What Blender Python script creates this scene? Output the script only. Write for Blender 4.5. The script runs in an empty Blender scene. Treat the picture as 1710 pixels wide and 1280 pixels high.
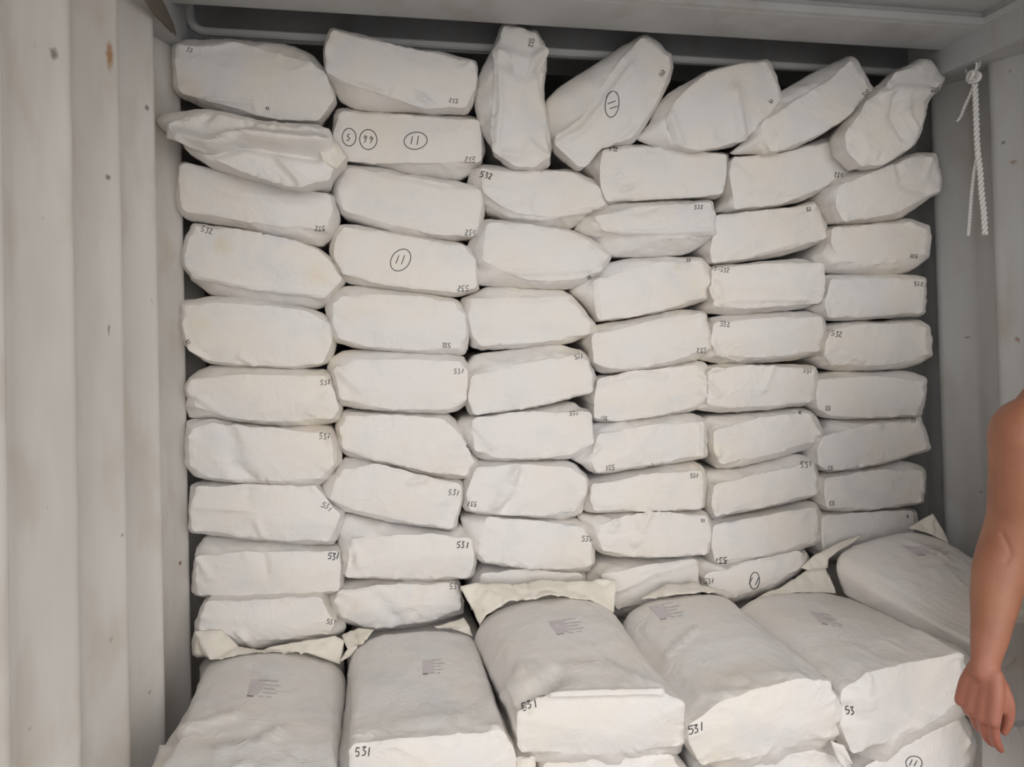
import bpy, bmesh, math, random
import numpy as np
from mathutils import Vector, Matrix, noise
from mathutils.bvhtree import BVHTree

# ------------------------------------------------------------------ camera
scene = bpy.context.scene
COL = scene.collection
CZ = 1.5                                   # eye height above the container floor
FPX, PX, PY = 1130.0, 855.0, 530.0         # focal length and principal point (1710 x 1280 frame)
YAW, PITCH, ROLL = (math.radians(a) for a in (10.9, 0.73, -1.4))
_f = Vector((math.sin(YAW)*math.cos(PITCH), math.cos(YAW)*math.cos(PITCH), math.sin(PITCH)))
_r = Vector((math.cos(YAW), -math.sin(YAW), 0))
_u = _r.cross(_f)
CR = math.cos(ROLL)*_r + math.sin(ROLL)*_u
CU = -math.sin(ROLL)*_r + math.cos(ROLL)*_u
CF = _f
CAM = Vector((0, 0, CZ))
cd = bpy.data.cameras.new('camera'); cam = bpy.data.objects.new('camera', cd); COL.objects.link(cam)
m = Matrix((CR, CU, -CF)).transposed().to_4x4(); m.translation = CAM
cam.matrix_world = m
cd.sensor_width = 36; cd.lens = FPX/1710*36; cd.shift_y = -(640-PY)/1710; cd.clip_start = 0.02
scene.camera = cam

# ------------------------------------------------------------------ light
scene.view_settings.view_transform = 'Standard'
scene.view_settings.look = 'None'
scene.view_settings.gamma = 1
scene.view_settings.use_curve_mapping = False
scene.view_settings.exposure = 0.38
w = bpy.data.worlds.new('overcast_sky'); scene.world = w; w.use_nodes = True
bg = w.node_tree.nodes['Background']
bg.inputs[0].default_value = (1.0, 0.985, 0.965, 1); bg.inputs[1].default_value = 0.98
sd = bpy.data.lights.new('soft_sun', 'SUN'); sun = bpy.data.objects.new('soft_sun', sd); COL.objects.link(sun)
sd.energy = 0.72; sd.angle = math.radians(44); sd.color = (1.0, 0.97, 0.93)
sun.rotation_euler = Vector((-0.09, 1.0, -0.20)).to_track_quat('-Z', 'Y').to_euler()

# ------------------------------------------------------------------ pixel -> place
def ray(x, y):
    return CF + CR*((x-PX)/FPX) - CU*((y-PY)/FPX)
def atY(x, y, Y):
    d = ray(x, y); return CAM + d*(Y/d.y)
def atX(x, y, X):
    d = ray(x, y); return CAM + d*(X/d.x)

# ------------------------------------------------------------------ materials
def newmat(name):
    m = bpy.data.materials.new(name); m.use_nodes = True
    return m, m.node_tree.nodes, m.node_tree.links, m.node_tree.nodes['Principled BSDF']
def plain(name, col, rough=0.6, metal=0):
    m, n, l, b = newmat(name)
    b.inputs['Base Color'].default_value = (*col, 1); b.inputs['Roughness'].default_value = rough
    b.inputs['Metallic'].default_value = metal
    nz = n.new('ShaderNodeTexNoise'); nz.inputs['Scale'].default_value = 60
    bp = n.new('ShaderNodeBump'); bp.inputs['Strength'].default_value = 0.15; bp.inputs['Distance'].default_value = 0.002
    l.new(nz.outputs[0], bp.inputs['Height']); l.new(bp.outputs[0], b.inputs['Normal'])
    return m
def mix(n, l, fac, a, b, t='MIX'):
    x = n.new('ShaderNodeMix'); x.data_type = 'RGBA'; x.blend_type = t
    for s, v in ((0, fac), (6, a), (7, b)):
        if hasattr(v, 'links'): l.new(v, x.inputs[s])
        elif isinstance(v, (int, float)): x.inputs[s].default_value = v
        else: x.inputs[s].default_value = (*v, 1)
    return x.outputs[2]
def ramp(n, l, src, p0, p1, v0=0.0, v1=1.0):
    x = n.new('ShaderNodeMapRange'); l.new(src, x.inputs[0])
    for i, v in enumerate((p0, p1, v0, v1)): x.inputs[i+1].default_value = v
    return x.outputs[0]
def tex(n, l, co, scale, detail=3, rough=0.5, dist=0):
    x = n.new('ShaderNodeTexNoise'); x.inputs['Scale'].default_value = scale; x.inputs['Detail'].default_value = detail
    x.inputs['Roughness'].default_value = rough; x.inputs['Distortion'].default_value = dist
    if co is not None: l.new(co, x.inputs['Vector'])
    return x.outputs[0]

def paper(name, stains=()):
    """white kraft-paper sack; stains = [(x, y, z, radius, (r,g,b))] in world space"""
    m, n, l, b = newmat(name)
    geo = n.new('ShaderNodeNewGeometry'); oi = n.new('ShaderNodeObjectInfo')
    P = geo.outputs['Position']
    t = ramp(n, l, oi.outputs['Random'], 0, 1)
    c = mix(n, l, t, (0.80, 0.772, 0.752), (0.775, 0.753, 0.742))
    big = ramp(n, l, tex(n, l, P, 5.0, 2), 0.42, 0.72)
    c = mix(n, l, big, c, (0.81, 0.757, 0.685))
    cool = ramp(n, l, tex(n, l, P, 9.0, 2, dist=0.4), 0.52, 0.72, 0, 0.7)
    c = mix(n, l, cool, c, (0.715, 0.708, 0.71))
    sp = ramp(n, l, tex(n, l, P, 75.0, 2), 0.70, 0.80, 0, 0.25)
    c = mix(n, l, sp, c, (0.62, 0.55, 0.45))
    for (x, y, z, r, col) in stains:
        d = n.new('ShaderNodeVectorMath'); d.operation = 'DISTANCE'; l.new(P, d.inputs[0]); d.inputs[1].default_value = (x, y, z)
        s = n.new('ShaderNodeMath'); s.operation = 'MULTIPLY_ADD'
        l.new(tex(n, l, P, 40, 3), s.inputs[0]); s.inputs[1].default_value = r*0.9; l.new(d.outputs['Value'], s.inputs[2])
        k = ramp(n, l, s.outputs[0], r*0.55, r*1.45, 0.5, 0.0)
        c = mix(n, l, k, c, col)
    l.new(c, b.inputs['Base Color'])
    b.inputs['Roughness'].default_value = 0.52
    b.inputs['Specular IOR Level'].default_value = 0.28
    f1 = tex(n, l, P, 26, 4, 0.6, 0.6); f2 = tex(n, l, P, 130, 3, 0.6)
    ad = n.new('ShaderNodeMath'); ad.operation = 'MULTIPLY_ADD'; l.new(f2, ad.inputs[0]); ad.inputs[1].default_value = 0.09; l.new(f1, ad.inputs[2])
    cr = n.new('ShaderNodeMath'); cr.operation = 'SUBTRACT'; l.new(tex(n, l, P, 15, 2, 0.5, 0.25), cr.inputs[0]); cr.inputs[1].default_value = 0.5
    ca = n.new('ShaderNodeMath'); ca.operation = 'ABSOLUTE'; l.new(cr.outputs[0], ca.inputs[0])
    cm = n.new('ShaderNodeMath'); cm.operation = 'MULTIPLY'; l.new(ramp(n, l, ca.outputs[0], 0.0, 0.045, 1.0, 0.0), cm.inputs[0]); l.new(ramp(n, l, tex(n, l, P, 6, 1), 0.48, 0.66, 0, 0.34), cm.inputs[1])
    a2 = n.new('ShaderNodeMath'); a2.operation = 'ADD'; l.new(ad.outputs[0], a2.inputs[0]); l.new(cm.outputs[0], a2.inputs[1]); ad = a2
    bp = n.new('ShaderNodeBump'); bp.inputs['Strength'].default_value = 0.36; bp.inputs['Distance'].default_value = 0.008
    l.new(ad.outputs[0], bp.inputs['Height']); l.new(bp.outputs[0], b.inputs['Normal'])
    return m

def paint(name, base, rust=1.0, warm=(0.47, 0.42, 0.36), spots=()):
    m, n, l, b = newmat(name)
    geo = n.new('ShaderNodeNewGeometry'); P = geo.outputs['Position']
    mp = n.new('ShaderNodeMapping'); mp.inputs['Scale'].default_value = (1, 1, 0.25); l.new(P, mp.inputs[0])
    c = mix(n, l, ramp(n, l, tex(n, l, mp.outputs[0], 5, 4, 0.55), 0.40, 0.70, 0, 0.75), base, warm)
    c = mix(n, l, ramp(n, l, tex(n, l, P, 2.2, 2), 0.45, 0.7, 0, 0.35), c, tuple(x*1.08 for x in base))
    r1 = ramp(n, l, tex(n, l, P, 17, 3, 0.5), 0.735, 0.775, 0, 0.85*rust)
    c = mix(n, l, r1, c, (0.27, 0.14, 0.075))
    mp2 = n.new('ShaderNodeMapping'); mp2.inputs['Scale'].default_value = (1, 1, 0.35); l.new(P, mp2.inputs[0])
    r2 = ramp(n, l, tex(n, l, mp2.outputs[0], 60, 2, 0.5, 0.8), 0.755, 0.79, 0, 0.7*rust)
    c = mix(n, l, r2, c, (0.16, 0.14, 0.12))
    blot = n.new('ShaderNodeMapping'); blot.inputs['Scale'].default_value = (1, 1, 0.45); l.new(P, blot.inputs[0])
    c = mix(n, l, ramp(n, l, tex(n, l, blot.outputs[0], 11, 3, 0.5, 0.3), 0.52, 0.74, 0, 0.55), c, tuple(x*y for x, y in zip(base, (0.76, 0.66, 0.57))))
    for (p, r, st, col) in spots:
        sb = n.new('ShaderNodeVectorMath'); sb.operation = 'SUBTRACT'; l.new(P, sb.inputs[0]); sb.inputs[1].default_value = p
        sc = n.new('ShaderNodeVectorMath'); sc.operation = 'MULTIPLY'; l.new(sb.outputs[0], sc.inputs[0]); sc.inputs[1].default_value = (1, 1, 1/st)
        ln = n.new('ShaderNodeVectorMath'); ln.operation = 'LENGTH'; l.new(sc.outputs[0], ln.inputs[0])
        ad = n.new('ShaderNodeMath'); ad.operation = 'MULTIPLY_ADD'; l.new(tex(n, l, P, 90, 3), ad.inputs[0]); ad.inputs[1].default_value = r; l.new(ln.outputs['Value'], ad.inputs[2])
        c = mix(n, l, ramp(n, l, ad.outputs[0], r*0.9, r*1.5, 0.9, 0.0), c, col)
    l.new(c, b.inputs['Base Color']); b.inputs['Roughness'].default_value = 0.45
    bp = n.new('ShaderNodeBump'); bp.inputs['Strength'].default_value = 0.25; bp.inputs['Distance'].default_value = 0.01
    l.new(tex(n, l, mp.outputs[0], 7, 3), bp.inputs['Height']); l.new(bp.outputs[0], b.inputs['Normal'])
    return m

M_PAPER = paper('white_sack_paper')
M_CREAM = plain('cream_sack_liner', (0.80, 0.75, 0.665), 0.55)
M_INK = plain('black_marker_ink', (0.05, 0.048, 0.052), 0.6)
M_STAMP = plain('faded_mauve_print', (0.64, 0.585, 0.605), 0.6)
M_STAMPLINE = plain('faded_grey_print', (0.56, 0.52, 0.545), 0.6)
M_STAMPDARK = plain('dark_print', (0.25, 0.215, 0.22), 0.6)
_rs = lambda x, y, X, r, st, col=(0.23, 0.12, 0.06): (tuple(atX(x, y, X)), r, st, col)
_gr = (0.20, 0.18, 0.16)
M_WALL = paint('off_white_container_paint', (0.72, 0.70, 0.67), 1.0, (0.53, 0.485, 0.44),
    [_rs(181, 93, -0.53, .012, 3.0, (0.38, 0.20, 0.08)), _rs(91, 90, -0.53, .010, 1.3, _gr), _rs(46, 114, -0.53, .006, 1, _gr), _rs(181, 296, -0.53, .009, 0.8, _gr), _rs(244, 180, -0.53, .009, 1, _gr),
     _rs(60, 358, -0.53, .007, 1, _gr), _rs(152, 590, -0.53, .011, 1.2), _rs(153, 724, -0.53, .009, 1, _gr), _rs(75, 824, -0.53, .008, 1, _gr), _rs(190, 1067, -0.53, .009, 1, _gr), _rs(302, 940, -0.53, .008, 1), _rs(310, 906, -0.53, .007, 1, _gr), _rs(132, 780, -0.52, .007, 2.5, _gr), _rs(103, 30, -0.53, .009, 5, (0.42, 0.37, 0.30))])
M_WALLR = paint('shaded_container_paint', (0.50, 0.505, 0.505), 0.8, (0.43, 0.42, 0.40),  # same paint as the left wall, with shade put in as darker colour
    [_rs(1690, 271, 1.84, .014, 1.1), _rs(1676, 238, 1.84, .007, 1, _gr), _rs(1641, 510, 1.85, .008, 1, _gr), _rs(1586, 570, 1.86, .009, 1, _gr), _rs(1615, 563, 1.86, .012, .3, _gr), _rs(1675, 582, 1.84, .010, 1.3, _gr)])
M_RAIL = paint('grey_container_paint', (0.46, 0.465, 0.47), 0.5, (0.40, 0.395, 0.385))
M_ROPE = plain('white_braided_cord', (0.80, 0.79, 0.77), 0.75)

# ------------------------------------------------------------------ object helpers
def link(name, me, mat=None, parent=None):
    o = bpy.data.objects.new(name, me); COL.objects.link(o)
    if mat is not None: me.materials.append(mat)
    if parent is not None: o.parent = parent
    return o
def pymesh(name, v, f, smooth=False):
    me = bpy.data.meshes.new(name)
    me.from_pydata([tuple(p) for p in v], [], f); me.update()
    if smooth: me.polygons.foreach_set('use_smooth', [True]*len(me.polygons))
    return me
def tag(o, label, cat, group=None):
    o['label'] = label; o['category'] = cat
    if group: o['group'] = group
def struct(name, v, f, mat, smooth=False):
    o = link(name, pymesh(name, v, f, smooth), mat); o['kind'] = 'structure'; return o
def boxes(bl):
    v, f = [], []
    for (x0, x1, y0, y1, z0, z1) in bl:
        k = len(v)
        v += [(x, y, z) for z in (z0, z1) for y in (y0, y1) for x in (x0, x1)]
        f += [tuple(k+i for i in q) for q in ((0,2,3,1),(4,5,7,6),(0,1,5,4),(2,6,7,3),(0,4,6,2),(1,3,7,5))]
    return v, f

# ------------------------------------------------------------------ the container
XL, XR = -0.52, 1.83        # crests of the corrugated side walls
Y0, Y1 = 0.60, 2.80        # open door end, closed end
ZR = CZ+0.885               # roof
def corrugated(x, sign, y_edge, depth=0.042, pitch=0.2215):
    """rounded trapezoid profile along Y; y_edge = far end of one crest"""
    crest, slope = 0.016, 0.030
    def prof_(y):
        t = (y-y_edge) % pitch
        if t < slope: u = t/slope
        elif t < pitch-crest-slope*3.2: u = 1.0
        elif t < pitch-crest: u = (pitch-crest-t)/(slope*3.2)
        else: u = 0.0
        return u
    ys = [Y0+i*0.0055 for i in range(int((Y1-Y0)/0.0055)+1)]
    pts = []
    for y in ys:
        u = sum(prof_(y+k*0.0022) for k in range(-2, 3))/5
        pts.append((y, x-sign*depth*u))
    v, f = [], []
    zs = [0.0, 1.2, ZR+0.02]
    for (y, xx) in pts:
        for z in zs: v.append((xx, y, z))
    n = len(zs)
    for i in range(len(pts)-1):
        for j in range(n-1):
            q = (i*n+j, i*n+j+1, (i+1)*n+j+1, (i+1)*n+j)
            f.append(q if sign > 0 else q[::-1])
    return v, f
o = struct('wall_left', *corrugated(XL, 1, 1.0735), M_WALL, True)
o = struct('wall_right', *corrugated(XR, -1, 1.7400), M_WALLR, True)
struct('wall_back', *boxes([(XL-0.06, XR+0.06, Y1, Y1+0.04, 0, ZR+0.05)]), M_RAIL)
# plywood floor
mf, n_, l_, b_ = newmat('plywood_floor')
g_ = n_.new('ShaderNodeNewGeometry'); mp_ = n_.new('ShaderNodeMapping'); mp_.inputs['Scale'].default_value = (14, 1.2, 1); l_.new(g_.outputs['Position'], mp_.inputs[0])
l_.new(mix(n_, l_, tex(n_, l_, mp_.outputs[0], 3, 4), (0.20, 0.14, 0.09), (0.33, 0.24, 0.16)), b_.inputs['Base Color']); b_.inputs['Roughness'].default_value = 0.7
fl = struct('floor', *boxes([(XL-0.06, XR+0.06, Y0, Y1, -0.05, 0)]), mf)
mg, n_, l_, b_ = newmat('yard_concrete')
g_ = n_.new('ShaderNodeNewGeometry')
l_.new(mix(n_, l_, tex(n_, l_, g_.outputs['Position'], 1.5, 6), (0.46, 0.455, 0.45), (0.54, 0.535, 0.525)), b_.inputs['Base Color']); b_.inputs['Roughness'].default_value = 0.9
struct('ground', *boxes([(-30, 30, -40, 30, -0.35, -0.06)]), mg)  # unseen ground outside, added to bounce light into the container

# roof sheet: flat underside ahead of the header plate, cross corrugation behind it
YA, YB = 1.678, 1.836
ZP = CZ+0.845
prof = [(Y0, ZR), (YB+0.02, ZR), (YB+0.03, ZR+0.045), (2.20, ZR+0.045), (2.23, ZP+0.01), (2.27, ZP+0.01), (2.30, ZR+0.045), (Y1, ZR+0.045)]
v = [(x, y, z) for (y, z) in prof for x in (XL-0.06, XR+0.06)] + [(x, y, ZR+0.08) for y in (Y0, Y1) for x in (XL-0.06, XR+0.06)]
f = [(2*i, 2*i+1, 2*i+3, 2*i+2) for i in range(len(prof)-1)]
k = 2*len(prof); f.append((k, k+2, k+3, k+1))
struct('ceiling', v, f, M_RAIL)
XRR, XRL = 1.755, -0.503    # inner faces of the two top side rails
# header plate with its turned-up front lip
def header():
    pr = [(YA, ZR+0.005), (YA, ZP+0.008), (YA+0.004, ZP+0.002), (YA+0.012, ZP), (YB-0.012, ZP-0.008), (YB-0.003, ZP-0.006), (YB, ZP+0.002), (YB+0.004, ZR+0.05)]
    v = [(x, y, z) for (y, z) in pr for x in (XL, XR)]
    f = [(2*i, 2*i+1, 2*i+3, 2*i+2) for i in range(len(pr)-1)]
    return v, f
struct('trim_1', *header(), M_RAIL)
# bright lip strip welded along the front of the header
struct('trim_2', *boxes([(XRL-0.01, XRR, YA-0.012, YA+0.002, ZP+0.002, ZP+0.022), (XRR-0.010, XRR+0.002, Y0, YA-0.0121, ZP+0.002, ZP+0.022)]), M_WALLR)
def rail(x0, x1):
    v, f = boxes([(min(x0, x1), max(x0, x1), Y0, Y1, CZ+0.762, ZR+0.01)])
    return v, f
struct('trim_3', *rail(XRR, XR+0.05), M_RAIL)
struct('trim_4', *rail(XRL, XL-0.05), M_RAIL)
# dark end header behind the plate, with a light pressed rib that turns up a rounded corner at the left
M_DARK = paint('dark_grey_header_paint', (0.17, 0.172, 0.18), 0.3, (0.15, 0.148, 0.145))
struct('trim_6', *boxes([(XL-0.04, XR+0.04, 1.966, 1.980, CZ+0.806, ZR+0.05)]), M_DARK)
path = [Vector((-0.500, 0, 0.945)), Vector((-0.498, 0, 0.900))]
for a in range(0, 91, 15):
    t = math.radians(a); path.append(Vector((-0.496+0.042-0.042*math.cos(t), 0, 0.8255+0.042-0.042*math.sin(t))))
path += [Vector((0.2, 0, 0.8225)), Vector((0.9, 0, 0.819)), Vector((XR, 0, 0.814))]
v, f = [], []
pr = [(-0.0125, 1.967), (-0.011, 1.956), (-0.006, 1.951), (0.006, 1.951), (0.011, 1.956), (0.0125, 1.967)]
for i, p in enumerate(path):
    d = (path[min(i+1, len(path)-1)]-path[max(i-1, 0)]).normalized(); s_ = Vector((d.z, 0, -d.x))
    for (a, y) in pr: v.append((p.x+s_.x*a, y, CZ+p.z+s_.z*a))
for i in range(len(path)-1):
    for j in range(len(pr)-1):
        a = i*len(pr)+j; f.append((a, a+1, a+1+len(pr), a+len(pr)))
struct('trim_5', v, f, M_RAIL)
# rust-brown sealant and a torn paint flake at the left rail corner
mr = plain('rust_brown_scale', (0.17, 0.145, 0.12), 0.85)
XU = -0.4995
bm_ = [(1.46, 0.766), (1.52, 0.800), (1.60, 0.812), (1.68, 0.806), (1.76, 0.800), (1.83, 0.782), (1.85, 0.764), (1.80, 0.759), (1.74, 0.752), (1.70, 0.745), (1.64, 0.750), (1.58, 0.756), (1.50, 0.757)]
k = len(bm_); v = [(XU, y, CZ+z) for y, z in bm_]+[(XU-0.008, y, CZ+z) for y, z in bm_]
f = [tuple(range(k))[::-1], tuple(range(k, 2*k))]+[(i, (i+1) % k, k+(i+1) % k, k+i) for i in range(k)]
o = link('rust_scale', pymesh('rust_scale', v, f), mr, bpy.data.objects['trim_4'])

# ------------------------------------------------------------------ sacks
def chaikin(p, it, c):
    for _ in range(it):
        q = []
        for i in range(len(p)):
            a, b = p[i], p[(i+1) % len(p)]
            q += [a+(b-a)*c, a+(b-a)*(1-c)]
        p = q
    return p
def radial(poly, c, ang):
    """radius of a star-shaped polygon about c along each angle"""
    P = np.array([(p[0]-c[0], p[1]-c[1]) for p in poly]); Q = np.roll(P, -1, axis=0)
    out = np.zeros(len(ang))
    for i, a in enumerate(ang):
        d = np.array((math.cos(a), math.sin(a)))
        e = Q-P
        den = d[0]*e[:, 1]-d[1]*e[:, 0]
        den = np.where(np.abs(den) < 1e-12, 1e-12, den)
        t = (P[:, 0]*e[:, 1]-P[:, 1]*e[:, 0])/den
        s = (P[:, 0]*d[1]-P[:, 1]*d[0])/den
        ok = (s >= -1e-6) & (s <= 1+1e-6) & (t > 0)
        out[i] = t[ok].max() if ok.any() else np.nan
    if np.isnan(out).any():
        idx = np.arange(len(out)); g = ~np.isnan(out); out = np.interp(idx, idx[g], out[g])
    return out
def centroid(p):
    A = cx = cy = 0
    for i in range(len(p)):
        a, b = p[i], p[(i+1) % len(p)]; k = a[0]*b[1]-b[0]*a[1]
        A += k; cx += (a[0]+b[0])*k; cy += (a[1]+b[1])*k
    return np.array((cx/(3*A), cy/(3*A)))
def v2(pts): return [np.array((p[0], p[1]), float) for p in pts]

def build_sack(F, S, Yf, dS, Yb, seed, B=None, NA=150, bulge=0.004, facet=0.013, crum=1.0, creases=(), body=9, lowres=False, sharp=0.5, shrink=0.95):
    """F, S, B: outlines (x, z) of the end face, of the widest section behind it and of the far end"""
    rnd = random.Random(seed)
    F = v2(F); S = v2(S)
    if not lowres:
        Fs = chaikin(F, 2, 0.10); c_ = centroid(S); S = [c_+(p-c_)*1.02 for p in S]; Ss = chaikin(S, 1, 0.12)
    else: Fs, Ss = chaikin(F, 1, .2), chaikin(S, 1, .2)
    c = centroid(F)
    if lowres: NA = 40
    # angles: even along the perimeter of F
    per = Fs+[Fs[0]]
    seg = [np.linalg.norm(per[i+1]-per[i]) for i in range(len(Fs))]
    tot = sum(seg); ang = []
    for k in range(NA):
        t = tot*k/NA; i = 0
        while t > seg[i]: t -= seg[i]; i += 1
        p = per[i]+(per[i+1]-per[i])*(t/seg[i]); ang.append(math.atan2(p[1]-c[1], p[0]-c[0]))
    ang = np.sort(np.array(ang))
    rF = radial(Fs, c, ang); rS = np.maximum(radial(Ss, c, ang), rF*1.004+0.001)
    cs, sn = np.cos(ang), np.sin(ang)
    rings = []; wts = []       # arrays of (NA,3), weight of wrinkles
    rhos = (0.08, 0.18, 0.28, 0.38, 0.48, 0.58, 0.67, 0.75, 0.82, 0.88, 0.92, 0.95, 0.975, 0.99, 1.0) if not lowres else (0.5, 1.0)
    for rho in rhos:
        y = Yf-bulge*(1-rho**2.4)
        rings.append(np.stack((c[0]+rF*rho*cs, np.full(NA, y), c[1]+rF*rho*sn), 1)); wts.append(0.35+0.5*rho**4)
    shp = np.clip(sharp+0.45*np.array([noise.noise(Vector((2.2*math.cos(a), 2.2*math.sin(a), seed*1.37))) for a in ang]), 0.1, 1.0)
    for t in ((0.06, 0.16, 0.28, 0.42, 0.58, 0.74, 0.88, 1.0) if not lowres else (0.5, 1.0)):
        rr = shp*t+(1-shp)*math.sin(t*math.pi/2); yy = shp*t+(1-shp)*(1-math.cos(t*math.pi/2))
        r = rF+(rS-rF)*rr
        rings.append(np.stack((c[0]+r*cs, Yf+dS*yy, c[1]+r*sn), 1)); wts.append(1.0)
    Sring = rings[-1].copy()
    if B is None:
        for k in range(1, body+1):
            t = k/body; y = Yf+dS+(Yb-Yf-dS)*t
            s = 1-(1-shrink)*min(1, t*4)-0.10*max(0, t-0.85)/0.15
            rings.append(np.stack((c[0]+rS*s*cs, np.full(NA, y), c[1]+rS*s*sn), 1)); wts.append(0.7)
    else:
        Bs = chaikin(v2(B), 2, 0.2); cb = centroid(v2(B)); rB = radial(Bs, cb, ang)
        Br = np.stack((cb[0]+rB*cs, np.full(NA, Yb), cb[1]+rB*sn), 1)
        for k in range(1, body+1):
            t = k/body; p = Sring*(1-t)+Br*t
            q = 1-0.16*max(0, (t-0.86)/0.14)**2
            cc = p.mean(0); cc[1] = 0; pp = (p-cc)*np.array((q, 1, q))+cc
            pp[:, 2] += 0.006*math.sin(t*math.pi)*np.clip(sn, 0, 1)
            rings.append(pp); wts.append(0.6)
    last = rings[-1]; lc = last.mean(0)
    for s in (0.8, 0.4): rings.append((last-lc)*np.array((s, 1, s))+lc+np.array((0, 0.012*(1-s), 0))); wts.append(0.5)
    R = len(rings)
    V = np.concatenate([np.array([[c[0], Yf-bulge, c[1]]])]+rings+[np.array([lc+np.array((0, 0.012, 0))])])
    W = np.concatenate([[0.35]]+[np.full(NA, x) for x in wts]+[[0.4]])
    fac = []
    for j in range(NA): fac.append((0, 1+(j+1) % NA, 1+j))
    for i in range(R-1):
        a = 1+i*NA; b = a+NA
        for j in range(NA):
            k = (j+1) % NA; fac.append((a+j, a+k, b+k, b+j))
    e = 1+(R-1)*NA
    for j in range(NA): fac.append((len(V)-1, e+j, e+(j+1) % NA))
    if not lowres:
        # vertex normals
        N = np.zeros_like(V)
        G = V[1:-1].reshape(R, NA, 3)
        da = np.roll(G, -1, 1)-np.roll(G, 1, 1)
        db = np.gradient(G, axis=0)
        nn = np.cross(db, da); nn /= np.linalg.norm(nn, axis=2, keepdims=True)+1e-12
        N[1:-1] = nn.reshape(-1, 3); N[0] = (0, -1, 0); N[-1] = (0, 1, 0)
        if (N[1:1+NA*3, 1]).mean() > 0: N[1:-1] *= -1
        if B is None: N[1+NA*len(rhos):1+NA*(len(rhos)+12), 0] *= 0.5; N[1+NA*len(rhos):1+NA*(len(rhos)+12), 2] *= 0.5
        disp = np.zeros(len(V))
        off = Vector((rnd.uniform(-50, 50), rnd.uniform(-50, 50), rnd.uniform(-50, 50)))
        nz = noise.noise
        ii = np.arange(len(V))
        for i in range(len(V)):
            p = Vector(V[i])
            q = p+off
            w = W[i]
            a = nz(q*7.0)*0.0036
            b = 1-abs(nz(q*13.0))*2.6
            b = max(b, 0)**3*0.0030
            d = 1-abs(nz(q*29.0+off))*3.0
            d = max(d, 0)**2*0.0015
            disp[i] = crum*(a*(0.5+0.5*w) + (b+d)*(w-0.15)*1.6)
        # pleats fanning over the rounded edge
        M = np.zeros(NA)
        for k in range(9):
            a0 = rnd.uniform(-math.pi, math.pi); wd = rnd.uniform(0.02, 0.06); am = rnd.uniform(-0.0045, 0.002)
            dd = np.abs((ang-a0+math.pi) % (2*math.pi)-math.pi); M += am*np.clip(1-dd/wd, 0, 1)
        nf = len(rhos); nb = len(rings)-nf
        for i in range(R):
            if i < nf: g = max(0, (rhos[i]-0.75)/0.25)**2
            elif i < nf+8: g = 1.0
            else: g = 0.6
            disp[1+i*NA:1+(i+1)*NA] += M*g*crum
        # flat paper facets: lower envelope of the tangent planes of a shallow dome
        Fa = np.array(F); hx, hz = (Fa[:, 0].max()-Fa[:, 0].min())/2, (Fa[:, 1].max()-Fa[:, 1].min())/2
        q = np.stack(((V[:, 0]-c[0])/hx, (V[:, 2]-c[1])/hz), 1)
        env = np.full(len(V), 9.0)
        for k in range(rnd.choice((6, 8, 10))):
            sk = np.array((rnd.uniform(-0.95, 0.95), rnd.uniform(-0.9, 0.9)))
            env = np.minimum(env, 1-0.5*sk@sk-(q-sk)@sk+rnd.uniform(-0.10, 0.10))
        fr = np.zeros(len(V)); fr[0] = 1
        for i in range(R):
            g = 1.0 if i < nf else max(0.0, 1-(i-nf+1)/8)
            fr[1+i*NA:1+(i+1)*NA] = g
        disp += facet*(env-0.35)*fr
        # box corners: a raised fold from each corner of the end face back to the shoulder
        for k in range(len(F)):
            p0, p1, p2 = F[k-1], F[k], F[(k+1) % len(F)]
            e1 = (p1-p0)/np.linalg.norm(p1-p0); e2 = (p2-p1)/np.linalg.norm(p2-p1)
            if e1@e2 < 0.78:
                a0 = math.atan2(p1[1]-c[1], p1[0]-c[0]); dd = np.abs((ang-a0+math.pi) % (2*math.pi)-math.pi)
                rr_ = rF*dd
                m_ = 0.0035*np.clip(1-rr_/0.006, 0, 1)-0.0030*np.clip(1-np.abs(rr_-0.020)/0.014, 0, 1)
                for i in range(nf-4, min(R, nf+10)):
                    g = np.clip((i-(nf-4))/4, 0, 1)*np.clip((nf+10-i)/3, 0, 1)
                    disp[1+i*NA:1+(i+1)*NA] += m_*g*crum
        V = V+N*disp[:, None]; disp = np.zeros(len(V))
        # creases placed by hand: polyline in picture pixels, (points, height, half width)
        if creases:
            bv = BVHTree.FromPolygons(V.tolist(), fac)
            for (pl, h, hw) in creases:
                pts = []
                for x, y in pl:
                    hp_ = bv.ray_cast(CAM, ray(x, y).normalized())[0]
                    if hp_ is not None: pts.append(np.array(hp_))
                best = np.full(len(V), 9.0); 
                for a, b in zip(pts[:-1], pts[1:]):
                    ab = b-a; t = np.clip((V-a)@ab/(ab@ab+1e-9), 0, 1)
                    best = np.minimum(best, np.linalg.norm(V-a-t[:, None]*ab, axis=1))
                disp += 1.45*h*np.clip(1-best/hw, 0, 1)**1.5
        V = V+N*disp[:, None]
    return V, fac, (0 if lowres else NA*len(rhos))

def fast_mesh(name, V, fac, base):
    me = bpy.data.meshes.new(name)
    me.from_pydata((V-np.array(base)).tolist(), [], fac); me.update()
    me.polygons.foreach_set('use_smooth', [True]*len(me.polygons))
    return me

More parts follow.
